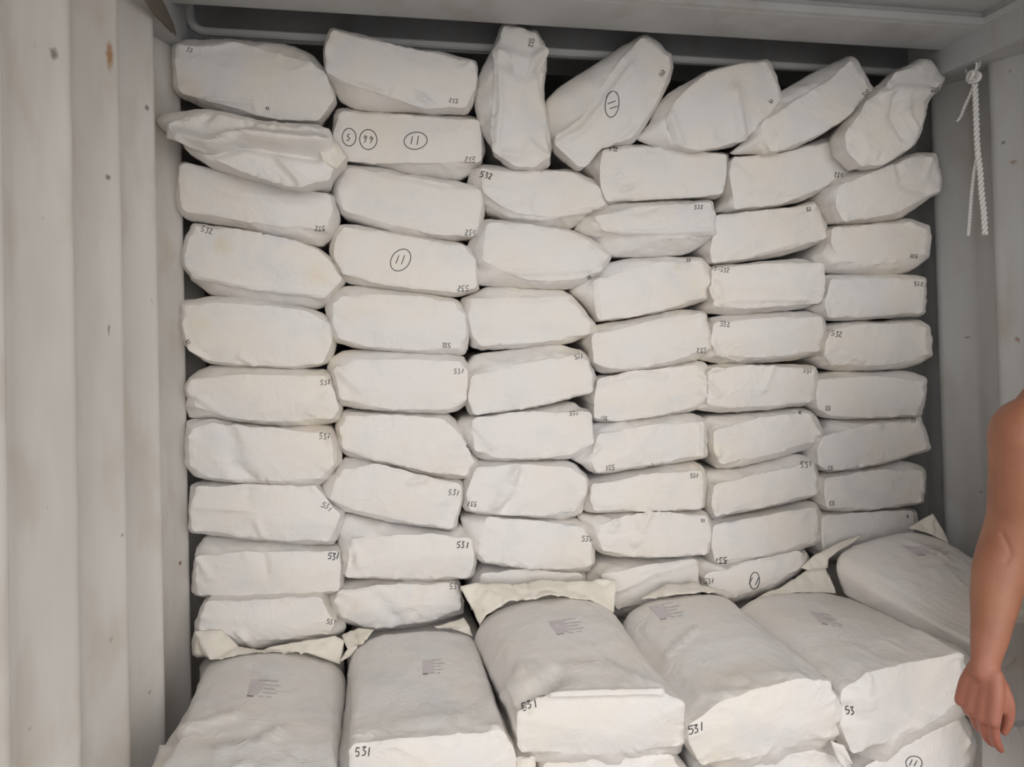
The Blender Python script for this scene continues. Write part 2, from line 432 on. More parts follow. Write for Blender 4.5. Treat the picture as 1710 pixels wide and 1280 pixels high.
SACKS = {}
def sack(key, F, S, Yf=1.90, dS=0.055, L=0.60, B=None, Yb=None, seed=None, label='', group='stacked sacks', mat=None, px=True, creases=(), **kw):
    if px:
        Fw = [(lambda p: (p.x, p.z))(atY(x, y, Yf)) for x, y in F]
        Sw = [(lambda p: (p.x, p.z))(atY(x, y, Yf+dS)) for x, y in S]
        Bw = [(lambda p: (p.x, p.z))(atY(x, y, Yb)) for x, y in B] if B else None
    else: Fw, Sw, Bw = F, S, B
    V, fac, nface = build_sack(Fw, Sw, Yf, dS, Yb if Yb else Yf+L, seed if seed is not None else hash(key) % 9999, B=Bw, creases=creases, **kw)
    lo, hi = V.min(0), V.max(0)
    base = (float((lo[0]+hi[0])/2), float((lo[1]+hi[1])/2), float(lo[2]))
    mat = mat or M_PAPER
    if nface:
        o = bpy.data.objects.new('paper_sack', None); COL.objects.link(o); o.empty_display_size = 0.05
        for nm, fs in (('end_panel', fac[:nface]), ('sleeve', fac[nface:])):
            used = sorted({i for q in fs for i in q}); mp = {i: k for k, i in enumerate(used)}
            link(nm, fast_mesh(nm, V[used], [tuple(mp[i] for i in q) for q in fs], base), mat, o)
    else:
        o = link('paper_sack', fast_mesh('paper_sack', V, fac, base), mat)
    o.location = base
    tag(o, label, 'sack', group)
    SACKS[key] = (o, Vector(base), V, fac)
    return o
_bvh = {}
def hit(key, x, y, lift=0.0007):
    o, base, V, fac = SACKS[key]
    if key not in _bvh: _bvh[key] = BVHTree.FromPolygons(V.tolist(), fac)
    d = ray(x, y).normalized()
    p, n, i, dist = _bvh[key].ray_cast(CAM, d)
    if p is None: return None
    if n.dot(d) > 0: n = -n
    return p+n*lift-base

# ---- the stacked wall.  Each entry: key, tile origin, end-face outline, widest outline (tile pixels), options
T = {1: (240, 0), 2: (760, 0), 3: (1110, 0), 4: (240, 350), 5: (760, 350), 6: (1110, 350), 7: (240, 680), 8: (760, 680), 9: (1110, 680)}
TS = 600/1707
def tp(t, pts): return [(T[t][0]+x*TS, T[t][1]+y*TS) for x, y in pts]
DATA = [
 # column 1
 ('c1r1', 1, [(160,222),(460,215),(780,300),(860,350),(905,470),(830,575),(600,560),(400,500),(165,440)],
  [(150,210),(200,192),(400,195),(700,218),(800,262),(865,345),(910,455),(912,490),(865,555),(800,580),(610,588),(490,575),(300,520),(170,455),(150,430),(147,280)]),
 ('c1r2', 1, [(110,590),(310,545),(620,612),(820,620),(940,745),(870,850),(720,880),(480,810),(250,710)],
  [(65,575),(95,545),(300,522),(420,545),(600,590),(820,595),(880,630),(905,670),(965,745),(940,790),(895,840),(870,880),(720,900),(470,830),(330,790),(200,710),(150,645)]),
 ('c1r3', 1, [(178,775),(520,858),(885,925),(897,1000),(862,1090),(650,1072),(440,1038),(180,1000)],
  [(180,768),(330,800),(520,850),(690,905),(880,915),(905,935),(930,1030),(920,1090),(880,1140),(840,1168),(700,1150),(470,1085),(300,1060),(215,1045),(160,990),(158,930)]),
 ('c1r4', 4, [(245,75),(500,108),(720,160),(830,200),(890,260),(945,330),(860,420),(700,395),(450,360),(240,320),(200,260),(210,150)],
  [(240,70),(300,68),(500,100),(720,150),(830,185),(890,235),(955,290),(950,350),(915,405),(880,450),(830,470),(650,462),(480,435),(320,400),(240,340),(195,280),(183,225),(200,130)]),
 ('c1r5', 4, [(195,455),(330,445),(560,462),(780,490),(880,545),(890,640),(850,725),(700,740),(450,725),(320,715),(215,640),(190,550)],
  [(185,435),(310,412),(480,420),(640,450),(800,475),(880,510),(905,560),(912,650),(890,710),(840,740),(740,752),(580,745),(400,738),(310,725),(240,680),(200,640),(185,560)]),
 ('c1r6', 4, [(230,810),(400,790),(860,790),(895,850),(925,950),(900,990),(680,1005),(470,990),(340,965),(250,930),(215,850)],
  [(260,765),(330,740),(500,740),(740,755),(860,760),(895,785),(905,850),(940,940),(930,1000),(880,1015),(690,1032),(470,1005),(350,990),(220,990),(208,940),(205,830)]),
 ('c1r7', 7, [(225,105),(330,70),(480,95),(690,115),(880,125),(895,200),(900,270),(835,335),(700,345),(480,340),(300,325),(220,270)],
  [(208,90),(215,60),(350,55),(450,78),(680,95),(760,82),(880,90),(915,140),(940,225),(930,270),(880,330),(835,370),(720,368),(480,360),(320,340),(240,315),(208,270),(203,180)]),
 ('c1r8', 7, [(245,372),(600,375),(815,378),(880,460),(930,510),(905,570),(880,640),(560,612),(230,582),(228,480)],
  [(225,365),(350,348),(600,362),(820,370),(850,420),(945,485),(942,540),(920,605),(895,652),(700,645),(560,630),(400,610),(290,600),(220,585),(222,480)]),
 ('c1r9', 7, [(255,705),(420,692),(700,690),(915,685),(930,720),(932,870),(850,880),(500,895),(300,893),(262,890),(248,800)],
  [(250,690),(290,615),(400,618),(600,630),(880,655),(930,665),(940,720),(945,800),(940,880),(860,890),(690,902),(480,905),(300,898),(250,895),(230,860),(240,760)]),
 ('c1r10', 7, [(300,925),(500,920),(840,905),(870,970),(915,1030),(880,1075),(700,1090),(480,1100),(400,1085),(270,1050),(285,970)],
  [(265,960),(300,903),(450,912),(700,900),(860,892),(885,950),(910,1000),(960,1040),(940,1065),(880,1100),(700,1115),(560,1135),(440,1135),(330,1180),(240,1175),(232,1110),(245,1060)]),
 # column 2
 ('c2r1', 1, [(895,150),(1090,205),(1240,240),(1390,265),(1570,300),(1570,400),(1535,510),(1330,510),(1120,440),(950,385),(870,340),(868,240)],
  [(888,140),(910,135),(1090,190),(1250,235),(1380,248),(1560,285),(1580,300),(1580,400),(1560,500),(1535,540),(1400,532),(1150,530),(1000,515),(940,480),(890,395),(862,345),(860,230)]),
 ('c2r2', 1, [(935,540),(1250,552),(1590,572),(1600,640),(1605,765),(1400,770),(1100,765),(960,745),(915,650)],
  [(920,520),(960,512),(1000,528),(1250,540),(1400,540),(1560,550),(1600,575),(1605,640),(1620,720),(1600,775),(1560,820),(1490,855),(1250,835),(1120,800),(970,770),(940,730),(900,650),(905,580)]),
 ('c2r3', 1, [(965,795),(1250,850),(1600,905),(1605,960),(1578,1122),(1400,1110),(1150,1060),(950,1000),(925,900)],
  [(960,780),(1100,795),(1250,835),(1500,870),(1600,890),(1615,960),(1610,1050),(1585,1128),(1500,1140),(1440,1148),(1250,1135),(1100,1085),(960,1040),(920,980),(900,910),(925,830)]),
 ('c2r4', 4, [(950,85),(1150,115),(1400,160),(1520,180),(1570,240),(1580,365),(1490,388),(1300,365),(1080,335),(950,295),(905,220),(915,130)],
  [(940,75),(1000,72),(1150,100),(1350,140),(1500,155),(1560,195),(1590,290),(1580,388),(1500,410),(1430,415),(1250,395),(1080,370),(970,350),(920,290),(888,200),(900,120)]),
 ('c2r5', 4, [(940,415),(1100,405),(1300,415),(1470,440),(1525,500),(1530,600),(1490,660),(1300,665),(1050,645),(930,610),(900,540),(905,450)],
  [(910,395),(960,365),(1100,370),(1300,395),(1460,420),(1520,460),(1545,560),(1535,650),(1510,688),(1400,690),(1150,670),(1010,655),(915,630),(890,590),(888,530),(862,470)]),
 ('c2r6', 4, [(905,760),(1000,715),(1250,715),(1500,720),(1535,760),(1530,900),(1450,945),(1150,940),(1030,915),(940,890),(915,800)],
  [(890,710),(960,668),(1200,670),(1450,685),(1510,695),(1545,735),(1545,850),(1530,920),(1490,950),(1420,965),(1150,955),(1020,940),(935,925),(915,880),(900,800),(880,760)]),
 ('c2r7', 7, [(960,40),(1180,40),(1420,55),(1480,110),(1530,190),(1575,260),(1530,325),(1400,310),(1200,260),(1050,225),(950,185),(930,100)],
  [(925,60),(960,15),(1060,18),(1200,20),(1440,30),(1480,60),(1510,130),(1545,200),(1588,255),(1570,290),(1545,335),(1480,345),(1350,320),(1200,280),(1080,260),(960,225),(920,180),(915,100)]),
 ('c2r8', 7, [(945,295),(1100,275),(1300,335),(1505,370),(1500,460),(1465,570),(1300,545),(1100,500),(940,465),(885,430),(915,340)],
  [(930,270),(960,240),(1060,248),(1200,290),(1360,340),(1500,345),(1520,380),(1500,480),(1475,580),(1440,582),(1300,555),(1180,540),(1050,510),(935,480),(875,430),(855,395),(845,370),(890,320)]),
 ('c2r9', 7, [(985,625),(1200,610),(1400,605),(1555,630),(1562,740),(1545,805),(1300,805),(960,800),(975,740)],
  [(935,540),(955,505),(1060,525),(1200,550),(1440,585),(1500,560),(1560,615),(1568,650),(1575,740),(1555,812),(1400,818),(1150,812),(960,808),(945,780),(935,690),(925,600)]),
 ('c2r10', 7, [(920,880),(1050,860),(1250,845),(1490,838),(1500,950),(1400,1000),(1200,1030),(1050,1035),(940,985),(905,920)],
  [(890,880),(960,830),(1130,820),(1350,822),(1500,825),(1505,870),(1515,930),(1515,980),(1440,1000),(1330,1040),(1200,1048),(1050,1050),(950,1010),(895,970),(865,910)]),
 # column 3
 ('c3r1', 2, [(235,122),(380,160),(420,240),(400,420),(430,600),(445,740),(380,790),(290,790),(200,720),(178,630),(190,420),(195,260)],
  [(235,108),(290,140),(390,150),(430,240),(435,310),(415,440),(440,600),(458,710),(440,790),(400,810),(310,810),(235,780),(190,730),(140,650),(100,520),(95,450),(130,330),(180,240),(210,150)]),
 ('c3r2', 2, [(115,800),(280,815),(420,822),(540,820),(680,900),(710,970),(620,1005),(480,1025),(300,1015),(200,960),(140,900)],
  [(105,795),(150,780),(280,805),(420,810),(540,805),(590,825),(660,865),(700,910),(718,970),(700,1000),(620,1020),(590,1060),(540,1090),(400,1080),(260,1050),(160,1010),(120,950),(60,865),(75,820)]),
 ('c3r3', 5, [(150,60),(320,75),(540,105),(690,190),(725,220),(690,290),(600,325),(450,335),(330,325),(200,270),(130,240)],
  [(150,48),(250,60),(540,95),(650,150),(700,170),(735,215),(720,260),(680,310),(620,340),(540,370),(440,375),(270,368),(110,355),(100,270),(60,170),(110,90)]),
 ('c3r4', 5, [(80,430),(250,425),(470,420),(560,450),(640,540),(635,585),(530,605),(300,630),(120,640),(85,600),(65,500)],
  [(60,410),(150,370),(300,368),(500,378),(560,420),(610,480),(660,545),(655,590),(600,610),(540,635),(300,655),(130,668),(80,650),(55,560),(35,470),(30,430)]),
 ('c3r5', 5, [(75,790),(300,740),(590,690),(630,720),(645,790),(645,860),(500,895),(300,935),(90,970),(65,900)],
  [(100,690),(250,670),(480,638),(560,660),(620,680),(650,760),(665,800),(650,850),(640,875),(540,895),(350,940),(180,965),(85,975),(60,950),(50,860),(50,780),(65,730)]),
 ('c3r6', 8, [(78,50),(350,25),(640,30),(642,100),(650,165),(540,220),(350,235),(180,235),(95,200)],
  [(40,50),(200,20),(350,5),(560,-25),(590,0),(645,25),(648,100),(662,160),(640,200),(540,240),(350,250),(200,252),(110,240),(70,190),(20,110),(15,75)]),
 ('c3r7', 8, [(100,290),(300,275),(540,285),(620,340),(615,420),(560,490),(440,510),(200,495),(70,480),(60,400)],
  [(70,270),(130,250),(300,250),(500,248),(560,265),(610,310),(635,350),(630,420),(600,490),(570,515),(500,530),(380,515),(250,505),(120,505),(50,490),(35,450),(45,350)]),
 ('c3r8', 8, [(148,520),(350,540),(600,570),(640,640),(645,740),(600,765),(400,755),(140,725),(110,690),(130,600)],
  [(30,520),(100,505),(200,500),(350,520),(570,520),(610,555),(640,620),(660,680),(645,740),(635,775),(480,770),(300,755),(130,735),(85,700),(50,610)]),
 ('c3r9', 8, [(120,790),(300,775),(600,790),(605,860),(580,940),(300,960),(110,940)],
  [(85,790),(140,750),(300,755),(500,765),(612,775),(615,860),(600,960),(300,980),(80,970),(70,880)]),
 # column 4
 ('c4r1', 2, [(890,178),(1010,270),(1020,320),(940,500),(830,650),(700,690),(600,795),(490,700),(475,660),(600,560),(680,440),(780,300)],
  [(900,165),(960,205),(1020,265),(1032,320),(1010,400),(960,500),(900,600),(840,680),(760,690),(690,690),(640,740),(600,805),(570,795),(500,720),(465,680),(440,600),(430,480),(520,400),(650,320),(780,230)]),
 ('c4r2', 2, [(700,715),(900,700),(1290,735),(1285,800),(1270,920),(1000,935),(720,955),(695,900),(690,800)],
  [(690,700),(750,690),(900,685),(1050,710),(1290,725),(1300,780),(1290,880),(1265,925),(1230,940),(1000,945),(800,960),(740,965),(700,920),(670,850),(640,820),(615,790)]),
 ('c4r3', 2, [(660,1030),(900,985),(1210,960),(1225,1030),(1235,1110),(1050,1130),(850,1120),(700,1090)],
  [(640,1010),(740,960),(1000,950),(1190,950),(1220,965),(1235,1030),(1242,1110),(1180,1160),(1090,1205),(900,1220),(740,1215),(690,1160),(640,1130),(570,1090),(600,1050)]),
 ('c4r4', 5, [(660,340),(850,280),(1000,250),(1160,245),(1210,330),(1180,415),(900,490),(690,525),(672,500),(655,420)],
  [(720,260),(800,240),(1000,225),(1150,228),(1190,250),(1220,310),(1225,370),(1190,430),(1080,465),(900,500),(700,530),(665,528),(620,450),(550,390),(560,360),(640,320)]),
 ('c4r5', 5, [(650,600),(850,555),(1080,500),(1180,500),(1200,580),(1205,660),(1000,720),(800,755),(690,745),(660,720)],
  [(660,550),(800,530),(1000,490),(1080,475),(1180,488),(1200,560),(1218,640),(1205,680),(1150,710),(980,750),(800,775),(690,775),(650,730),(640,680),(610,630)]),
 ('c4r6', 5, [(680,800),(900,770),(1150,735),(1195,800),(1200,880),(1130,935),(900,980),(750,1000),(660,990),(662,900)],
  [(680,790),(800,775),(950,745),(1130,718),(1190,728),(1200,780),(1212,850),(1200,910),(1120,955),(900,990),(760,1008),(655,1003),(645,930),(625,900),(640,850)]),
 ('c4r7', 8, [(680,130),(900,90),(1165,70),(1175,150),(1165,225),(900,270),(670,300),(650,260),(660,200)],
  [(655,80),(760,60),(950,45),(1120,28),(1190,60),(1192,150),(1182,232),(1100,252),(900,280),(700,310),(665,312),(600,265),(550,240),(600,190),(640,140)]),
 ('c4r8', 8, [(650,370),(900,325),(1170,300),(1168,380),(1165,470),(900,482),(660,490),(645,430)],
  [(640,345),(720,320),(950,285),(1130,255),(1180,290),(1178,400),(1176,478),(1000,488),(850,490),(700,498),(620,492),(610,430)]),
 ('c4r9', 8, [(690,560),(820,515),(1000,505),(1195,520),(1205,600),(1185,685),(1000,700),(800,698),(700,675),(680,610)],
  [(590,510),(760,500),(1000,490),(1150,485),(1190,500),(1215,540),(1205,620),(1195,690),(1100,708),(900,710),(760,705),(690,690),(640,640),(615,580)]),
 ('c4r10', 8, [(690,790),(950,750),(1148,720),(1155,860),(900,930),(770,960),(720,870)],
  [(630,800),(690,730),(850,722),(1000,715),(1150,705),(1165,780),(1172,890),(1000,960),(880,990),(760,990),(720,900),(630,840)]),
 # column 5
 ('c5r1', 2, [(1190,360),(1330,318),(1475,297),(1540,470),(1450,590),(1360,660),(1150,710),(1030,680),(1000,570),(1050,480)],
  [(1320,310),(1380,295),(1480,286),(1510,360),(1548,470),(1520,520),(1460,600),(1380,660),(1300,700),(1150,720),(1000,715),(950,690),(860,660),(920,600),(960,510),(1020,440),(1180,350)]),
 ('c5r2', 3, [(320,755),(550,740),(800,670),(830,740),(855,815),(740,890),(560,960),(330,995),(325,930),(310,830)],
  [(310,745),(450,735),(600,710),(760,655),(820,660),(840,740),(865,800),(860,840),(740,910),(650,955),(500,985),(330,1005),(250,1000),(290,930),(296,830)]),
 ('c5r3', 3, [(240,1040),(480,1010),(710,970),(745,1060),(765,1130),(560,1180),(400,1225),(225,1250),(215,1190),(235,1110)],
  [(240,1020),(400,1000),(600,985),(690,955),(730,980),(760,1050),(775,1110),(770,1140),(660,1185),(500,1225),(300,1255),(220,1258),(160,1190),(200,1130),(228,1080)]),
 ('c5r4', 6, [(225,280),(450,265),(735,270),(738,340),(730,430),(560,450),(350,468),(250,460),(222,400)],
  [(220,265),(350,262),(500,245),(650,232),(735,265),(745,340),(740,430),(660,470),(480,485),(330,498),(200,492),(175,470),(190,430),(210,360)]),
 ('c5r5', 6, [(235,535),(500,515),(745,512),(748,600),(730,670),(550,690),(350,700),(240,690),(225,620)],
  [(215,515),(300,500),(500,490),(660,480),(740,500),(755,560),(750,640),(730,680),(620,715),(430,725),(300,735),(190,715),(160,705),(195,650),(208,590)]),
 ('c5r6', 6, [(205,765),(400,748),(705,758),(705,830),(690,910),(500,925),(270,940),(200,920),(210,850)],
  [(190,745),(280,735),(450,740),(600,735),(710,745),(718,820),(708,900),(680,930),(500,945),(300,960),(180,955),(120,945),(170,910),(195,830)]),
 ('c5r7', 9, [(230,110),(450,55),(680,30),(735,120),(710,160),(560,200),(400,240),(265,268),(235,210)],
  [(200,45),(400,30),(600,5),(680,15),(715,60),(745,130),(725,175),(680,200),(500,245),(300,285),(250,290),(215,240),(190,150),(190,90)]),
 ('c5r8', 9, [(235,370),(450,320),(705,265),(715,330),(720,400),(550,445),(350,490),(240,518),(222,470)],
  [(200,300),(350,290),(500,250),(620,220),(710,245),(718,320),(732,390),(700,425),(550,460),(350,500),(240,530),(225,525),(188,470),(183,390)]),
 ('c5r9', 9, [(230,560),(450,530),(715,475),(725,560),(715,635),(480,690),(240,738),(222,650)],
  [(225,540),(400,510),(550,475),(700,445),(730,480),(737,560),(730,640),(650,665),(500,700),(330,730),(235,750),(205,735),(203,600)]),
 ('c5r10', 9, [(185,800),(400,740),(640,690),(650,740),(520,830),(300,900),(220,870)],
  [(165,715),(230,745),(400,720),(600,685),(660,668),(668,720),(655,760),(560,840),(420,900),(290,930),(220,900),(165,850)]),
 # column 6 and the leaning top sacks
 ('t6', 3, [(885,285),(975,430),(860,550),(680,650),(560,715),(500,720),(470,650),(455,590),(600,500),(760,400)],
  [(890,270),(940,340),(988,430),(940,490),(860,560),(740,640),(600,710),(490,730),(310,730),(370,680),(415,600),(470,520),(545,440),(700,350),(800,300)]),
 ('t7', 3, [(1240,300),(1300,400),(1225,480),(1200,600),(1160,690),(1030,780),(930,785),(865,720),(855,640),(960,500),(1050,430),(1100,350)],
  [(1250,283),(1280,340),(1315,385),(1300,430),(1235,490),(1220,570),(1180,690),(1090,750),(1010,795),(940,798),(870,770),(840,700),(800,650),(870,560),(980,440),(1080,350),(1180,295)]),
 ('c6r2', 3, [(820,890),(1000,820),(1180,750),(1275,745),(1305,860),(1295,905),(1200,950),(1080,1010),(850,1050),(810,980)],
  [(800,860),(870,810),(1000,800),(1120,745),(1200,725),(1280,735),(1300,800),(1315,860),(1300,910),(1250,940),(1190,985),(1100,1040),(950,1060),(840,1065),(780,1000),(735,940),(760,900)]),
 ('c6r3', 6, [(795,90),(1000,78),(1180,62),(1238,90),(1235,210),(1100,245),(950,258),(830,240),(790,160)],
  [(785,75),(950,70),(1100,45),(1170,45),(1240,75),(1247,150),(1243,220),(1190,275),(1110,305),(1020,320),(880,310),(740,290),(700,230),(740,170),(765,110)]),
 ('c6r4', 6, [(790,330),(1000,325),(1225,335),(1222,420),(1222,490),(1000,500),(780,512),(760,450),(775,380)],
  [(760,310),(900,310),(1150,308),(1228,325),(1232,420),(1230,500),(1100,510),(950,520),(780,525),(730,500),(690,470),(735,420),(745,350)]),
 ('c6r5', 6, [(790,580),(900,548),(1190,540),(1235,570),(1250,680),(1190,715),(1000,735),(800,735),(760,690),(765,630)],
  [(760,545),(900,525),(1000,535),(1100,525),(1200,522),(1240,550),(1258,620),(1262,690),(1220,730),(1100,755),(950,765),(800,765),(740,745),(690,710),(735,670),(750,600)]),
 ('c6r6', 6, [(730,805),(1000,795),(1230,815),(1215,900),(1200,975),(1000,980),(780,975),(725,940),(720,870)],
  [(715,785),(850,770),(1000,775),(1150,765),(1238,800),(1228,900),(1212,985),(1000,990),(850,990),(750,985),(695,950),(703,860)]),
 ('c6r7', 9, [(750,140),(950,90),(1215,60),(1240,195),(1000,260),(790,295),(732,270),(728,190)],
  [(740,125),(780,60),(950,55),(1130,45),(1212,35),(1228,90),(1252,200),(1190,220),(1050,260),(900,295),(790,305),(720,290),(712,200)]),
 ('c6r8', 9, [(760,338),(1000,302),(1225,300),(1222,370),(1210,445),(1000,470),(770,480),(758,400)],
  [(742,315),(880,295),(1000,280),(1130,252),(1237,290),(1230,370),(1216,452),(1100,470),(950,485),(760,490),(733,470),(735,400)]),
 ('c6r9', 9, [(745,515),(960,505),(1185,492),(1185,580),(1050,650),(900,680),(750,690)],
  [(735,500),(900,495),(1050,490),(1190,482),(1195,580),(1100,680),(900,720),(790,720),(720,705),(700,650),(725,590)]),
]
OPT = {
 'c1r1': dict(Yf=1.88, creases=[([(300,78),(355,80),(400,72)], .006, .014),([(345,165),(425,172),(430,190)], .005, .012),([(505,90),(520,108)], .007, .014)]),
 'c1r2': dict(Yf=1.80, dS=0.045, crum=1.8, facet=0.02, creases=[([(290,224),(352,242),(400,224),(465,232),(545,240)], .030, .028),([(300,238),(355,258),(402,242),(460,252),(530,262)], -.022, .024),([(465,262),(500,300)], .010, .02),([(352,190),(335,210)], -.008, .02),([(420,205),(395,220)], -.012, .02),([(505,212),(530,235)], .010, .02)]),
 'c1r3': dict(creases=[([(300,280),(390,325),(540,335)], .004, .02)]),
 'c1r4': dict(creases=[([(330,458),(420,480),(540,492)], .006, .015),([(552,430),(548,505)], .006, .014)]),
 'c1r5': dict(creases=[([(520,578),(545,610)], .006, .012),([(400,595),(425,608)], .006, .012),([(318,580),(345,600)], .007, .014)]),
 'c1r6': dict(creases=[([(332,665),(400,702)], .006, .014),([(545,660),(520,690)], .006, .014)]),
 'c1r7': dict(creases=[([(375,705),(388,735),(392,775),(420,800)], -.012, .030),([(318,728),(345,702),(375,705)], .008, .018),([(550,728),(553,785)], .008, .012),([(460,800),(560,790)], .005, .012)]),
 'c1r8': dict(creases=[([(325,845),(420,852),(438,892)], .005, .014),([(415,820),(410,850)], -.005, .02)]),
 'c1r9': dict(creases=[([(330,930),(350,965)], .006, .014),([(440,925),(445,960)], -.005, .02)]),
 'c1r10': dict(Yf=1.865, crum=1.3, creases=[([(322,1050),(400,1055),(420,1075)], .008, .018)]),
 'c2r1': dict(Yf=1.86, creases=[([(700,160),(720,172),(705,182)], .007, .014),([(560,132),(635,155)], .006, .016),([(785,105),(770,118)], .006, .012)]),
 'c2r3': dict(creases=[([(600,290),(740,318),(795,320)], .004, .014),([(570,355),(650,380)], .005, .014)]),
 'c2r6': dict(creases=[([(565,615),(600,650)], .009, .016),([(770,668),(750,686)], .005, .012)]),
 'c2r7': dict(creases=[([(752,692),(770,720),(780,745)], .008, .016),([(575,690),(640,692)], .005, .014)]),
 'c2r8': dict(creases=[([(685,805),(710,800)], .006, .016),([(780,822),(745,880)], .004, .014)]),
 'c2r9': dict(creases=[([(590,900),(600,945)], .007, .014),([(600,895),(585,940),(572,960)], -.007, .014),([(640,875),(600,900)], .006, .018)]),
 'c3r1': dict(Yf=1.86, crum=1.3, facet=0.018, creases=[([(833,88),(860,98),(885,106),(910,86)], .016, .026),([(838,108),(884,122),(905,110)], -.012, .02),([(838,256),(870,262),(886,242),(915,262)], .010, .018),([(828,250),(836,180),(832,95)], .008, .018),([(890,110),(900,170)], .006, .016)]),
 'c3r2': dict(crum=1.4, creases=[([(812,338),(850,360),(900,366),(985,350)], .010, .012),([(815,350),(860,372),(920,376)], .008, .010),([(885,310),(880,345)], -.007, .025)]),
 'c3r3': dict(creases=[([(800,440),(870,455),(985,450)], .005, .014),([(985,415),(1000,440)], .006, .012)]),
 'c3r4': dict(creases=[([(785,500),(900,500),(950,495)], .006, .016),([(800,575),(940,566)], .005, .010)]),
 'c3r5': dict(creases=[([(930,590),(965,602)], .006, .014),([(785,625),(860,605)], .005, .016)]),
 'c3r6': dict(creases=[([(790,710),(825,745)], .006, .014),([(780,730),(792,757)], .006, .012)]),
 'c3r7': dict(creases=[([(862,785),(850,815),(828,845)], .012, .022),([(872,790),(862,820),(842,850)], -.006, .018),([(970,830),(950,860)], .008, .014)]),
 'c4r1': dict(Yf=1.86, creases=[([(1055,110),(1025,150),(975,215),(930,240)], .008, .018),([(1060,205),(1030,235)], -.008, .022),([(930,240),(965,275)], .006, .014)]),
 'c4r2': dict(creases=[([(1010,300),(1035,318),(1060,310)], .007, .014),([(1000,250),(995,300)], .008, .014),([(1020,330),(1180,325)], .004, .012)]),
 'c4r3': dict(crum=1.2, creases=[([(985,375),(1060,388),(1190,385)], .008, .014),([(990,390),(1040,412),(1090,425)], .008, .010),([(1000,400),(1030,425)], .007, .010),([(1060,355),(1090,348)], -.006, .02)]),
 'c4r4': dict(creases=[([(1010,445),(1080,438),(1150,445)], .006, .016),([(1080,475),(1088,500)], -.004, .02),([(990,470),(1000,530)], .007, .012)]),
 'c4r5': dict(creases=[([(985,555),(1080,540),(1170,525)], .004, .014),([(985,605),(1080,612),(1170,598)], .005, .012)]),
 'c4r6': dict(creases=[([(1165,630),(1180,640)], .008, .012),([(1150,640),(1180,660)], .006, .012),([(1000,640),(1060,622),(1110,628)], .005, .016)]),
 'c4r7': dict(creases=[([(1170,705),(1172,760)], .010, .010),([(1000,720),(1040,705)], .008, .016),([(985,760),(1000,745)], .007, .012)]),
 'c4r9': dict(creases=[([(1000,862),(1030,872),(1022,885)], .010, .014),([(1085,856),(1072,880),(1062,905)], .008, .020),([(1055,860),(1060,880)], -.006, .02)]),
 'c5r1': dict(Yf=1.85, creases=[([(1218,105),(1226,150),(1238,225)], .014, .030),([(1120,190),(1128,215),(1140,240)], .008, .014),([(1110,200),(1125,240)], -.006, .012),([(1200,225),(1215,230)], -.006, .02)]),
 't6': dict(Yf=1.83, creases=[([(1260,205),(1290,225),(1275,255)], .010, .014),([(1255,200),(1310,165),(1360,140)], .005, .016),([(1270,240),(1282,252)], -.008, .012)]),
 't7': dict(Yf=1.80, crum=1.3, facet=0.018, creases=[([(1475,158),(1500,150),(1550,152)], .012, .020),([(1498,160),(1492,195),(1510,225)], -.014, .024),([(1515,165),(1518,195),(1530,215)], .010, .016),([(1440,228),(1448,250),(1465,260)], .009, .016),([(1425,240),(1470,262)], -.006, .014)]),
 'c5r2': dict(creases=[([(1225,275),(1250,300)], .005, .016),([(1255,325),(1310,330),(1330,335)], -.005, .018)]),
 'c5r3': dict(creases=[([(1195,362),(1340,352),(1360,345)], .005, .014),([(1260,425),(1330,405)], .005, .010)]),
 'c5r4': dict(creases=[([(1187,480),(1192,510)], .009, .009),([(1196,470),(1205,508)], .008, .009),([(1225,500),(1345,500)], .004, .012)]),
 'c5r5': dict(creases=[([(1190,570),(1200,590),(1230,603)], .007, .010),([(1260,600),(1350,590)], .005, .010)]),
 'c5r6': dict(creases=[([(1190,618),(1230,612),(1260,610)], .007, .010),([(1290,612),(1275,650)], .005, .02),([(1185,640),(1200,660)], .008, .012)]),
 'c5r7': dict(creases=[([(1192,710),(1200,760)], .008, .012),([(1325,685),(1352,695),(1368,725)], .007, .012)]),
 'c5r8': dict(creases=[([(1190,810),(1195,850)], .006, .012)]),
 'c6r2': dict(Yf=1.86, creases=[([(1395,310),(1390,350),(1400,372)], .007, .012),([(1500,275),(1510,310),(1545,320)], -.008, .025),([(1555,265),(1545,300)], .006, .014)]),
 'c6r3': dict(creases=[([(1372,420),(1390,440)], .008, .010),([(1380,410),(1400,448)], .008, .010),([(1400,448),(1500,445)], .006, .014),([(1515,372),(1545,385)], .006, .014)]),
 'c6r4': dict(creases=[([(1375,500),(1382,525)], .008, .012)]),
 'c6r5': dict(creases=[([(1375,590),(1390,610)], .008, .010),([(1470,615),(1540,600)], .006, .010),([(1410,590),(1440,603)], .005, .014)]),
 'c6r7': dict(creases=[([(1370,720),(1420,708),(1470,712)], .006, .016),([(1365,760),(1385,785)], .006, .010)]),
 'c2r10': dict(crum=1.3, creases=[([(625,970),(630,1000),(660,1030)], -.007, .03),([(700,985),(690,1020)], -.006, .03)]), 'c3r9': dict(Yf=1.93),
 'c4r10': dict(creases=[([(1030,985),(1090,955),(1160,935)], .006, .02)]),
}
COLN = {1: 'leftmost', 2: 'second', 3: 'third', 4: 'fourth', 5: 'fifth', 6: 'rightmost'}
ORDN = ['', 'topmost', 'second', 'third', 'fourth', 'fifth', 'sixth', 'seventh', 'eighth', 'ninth', 'tenth']
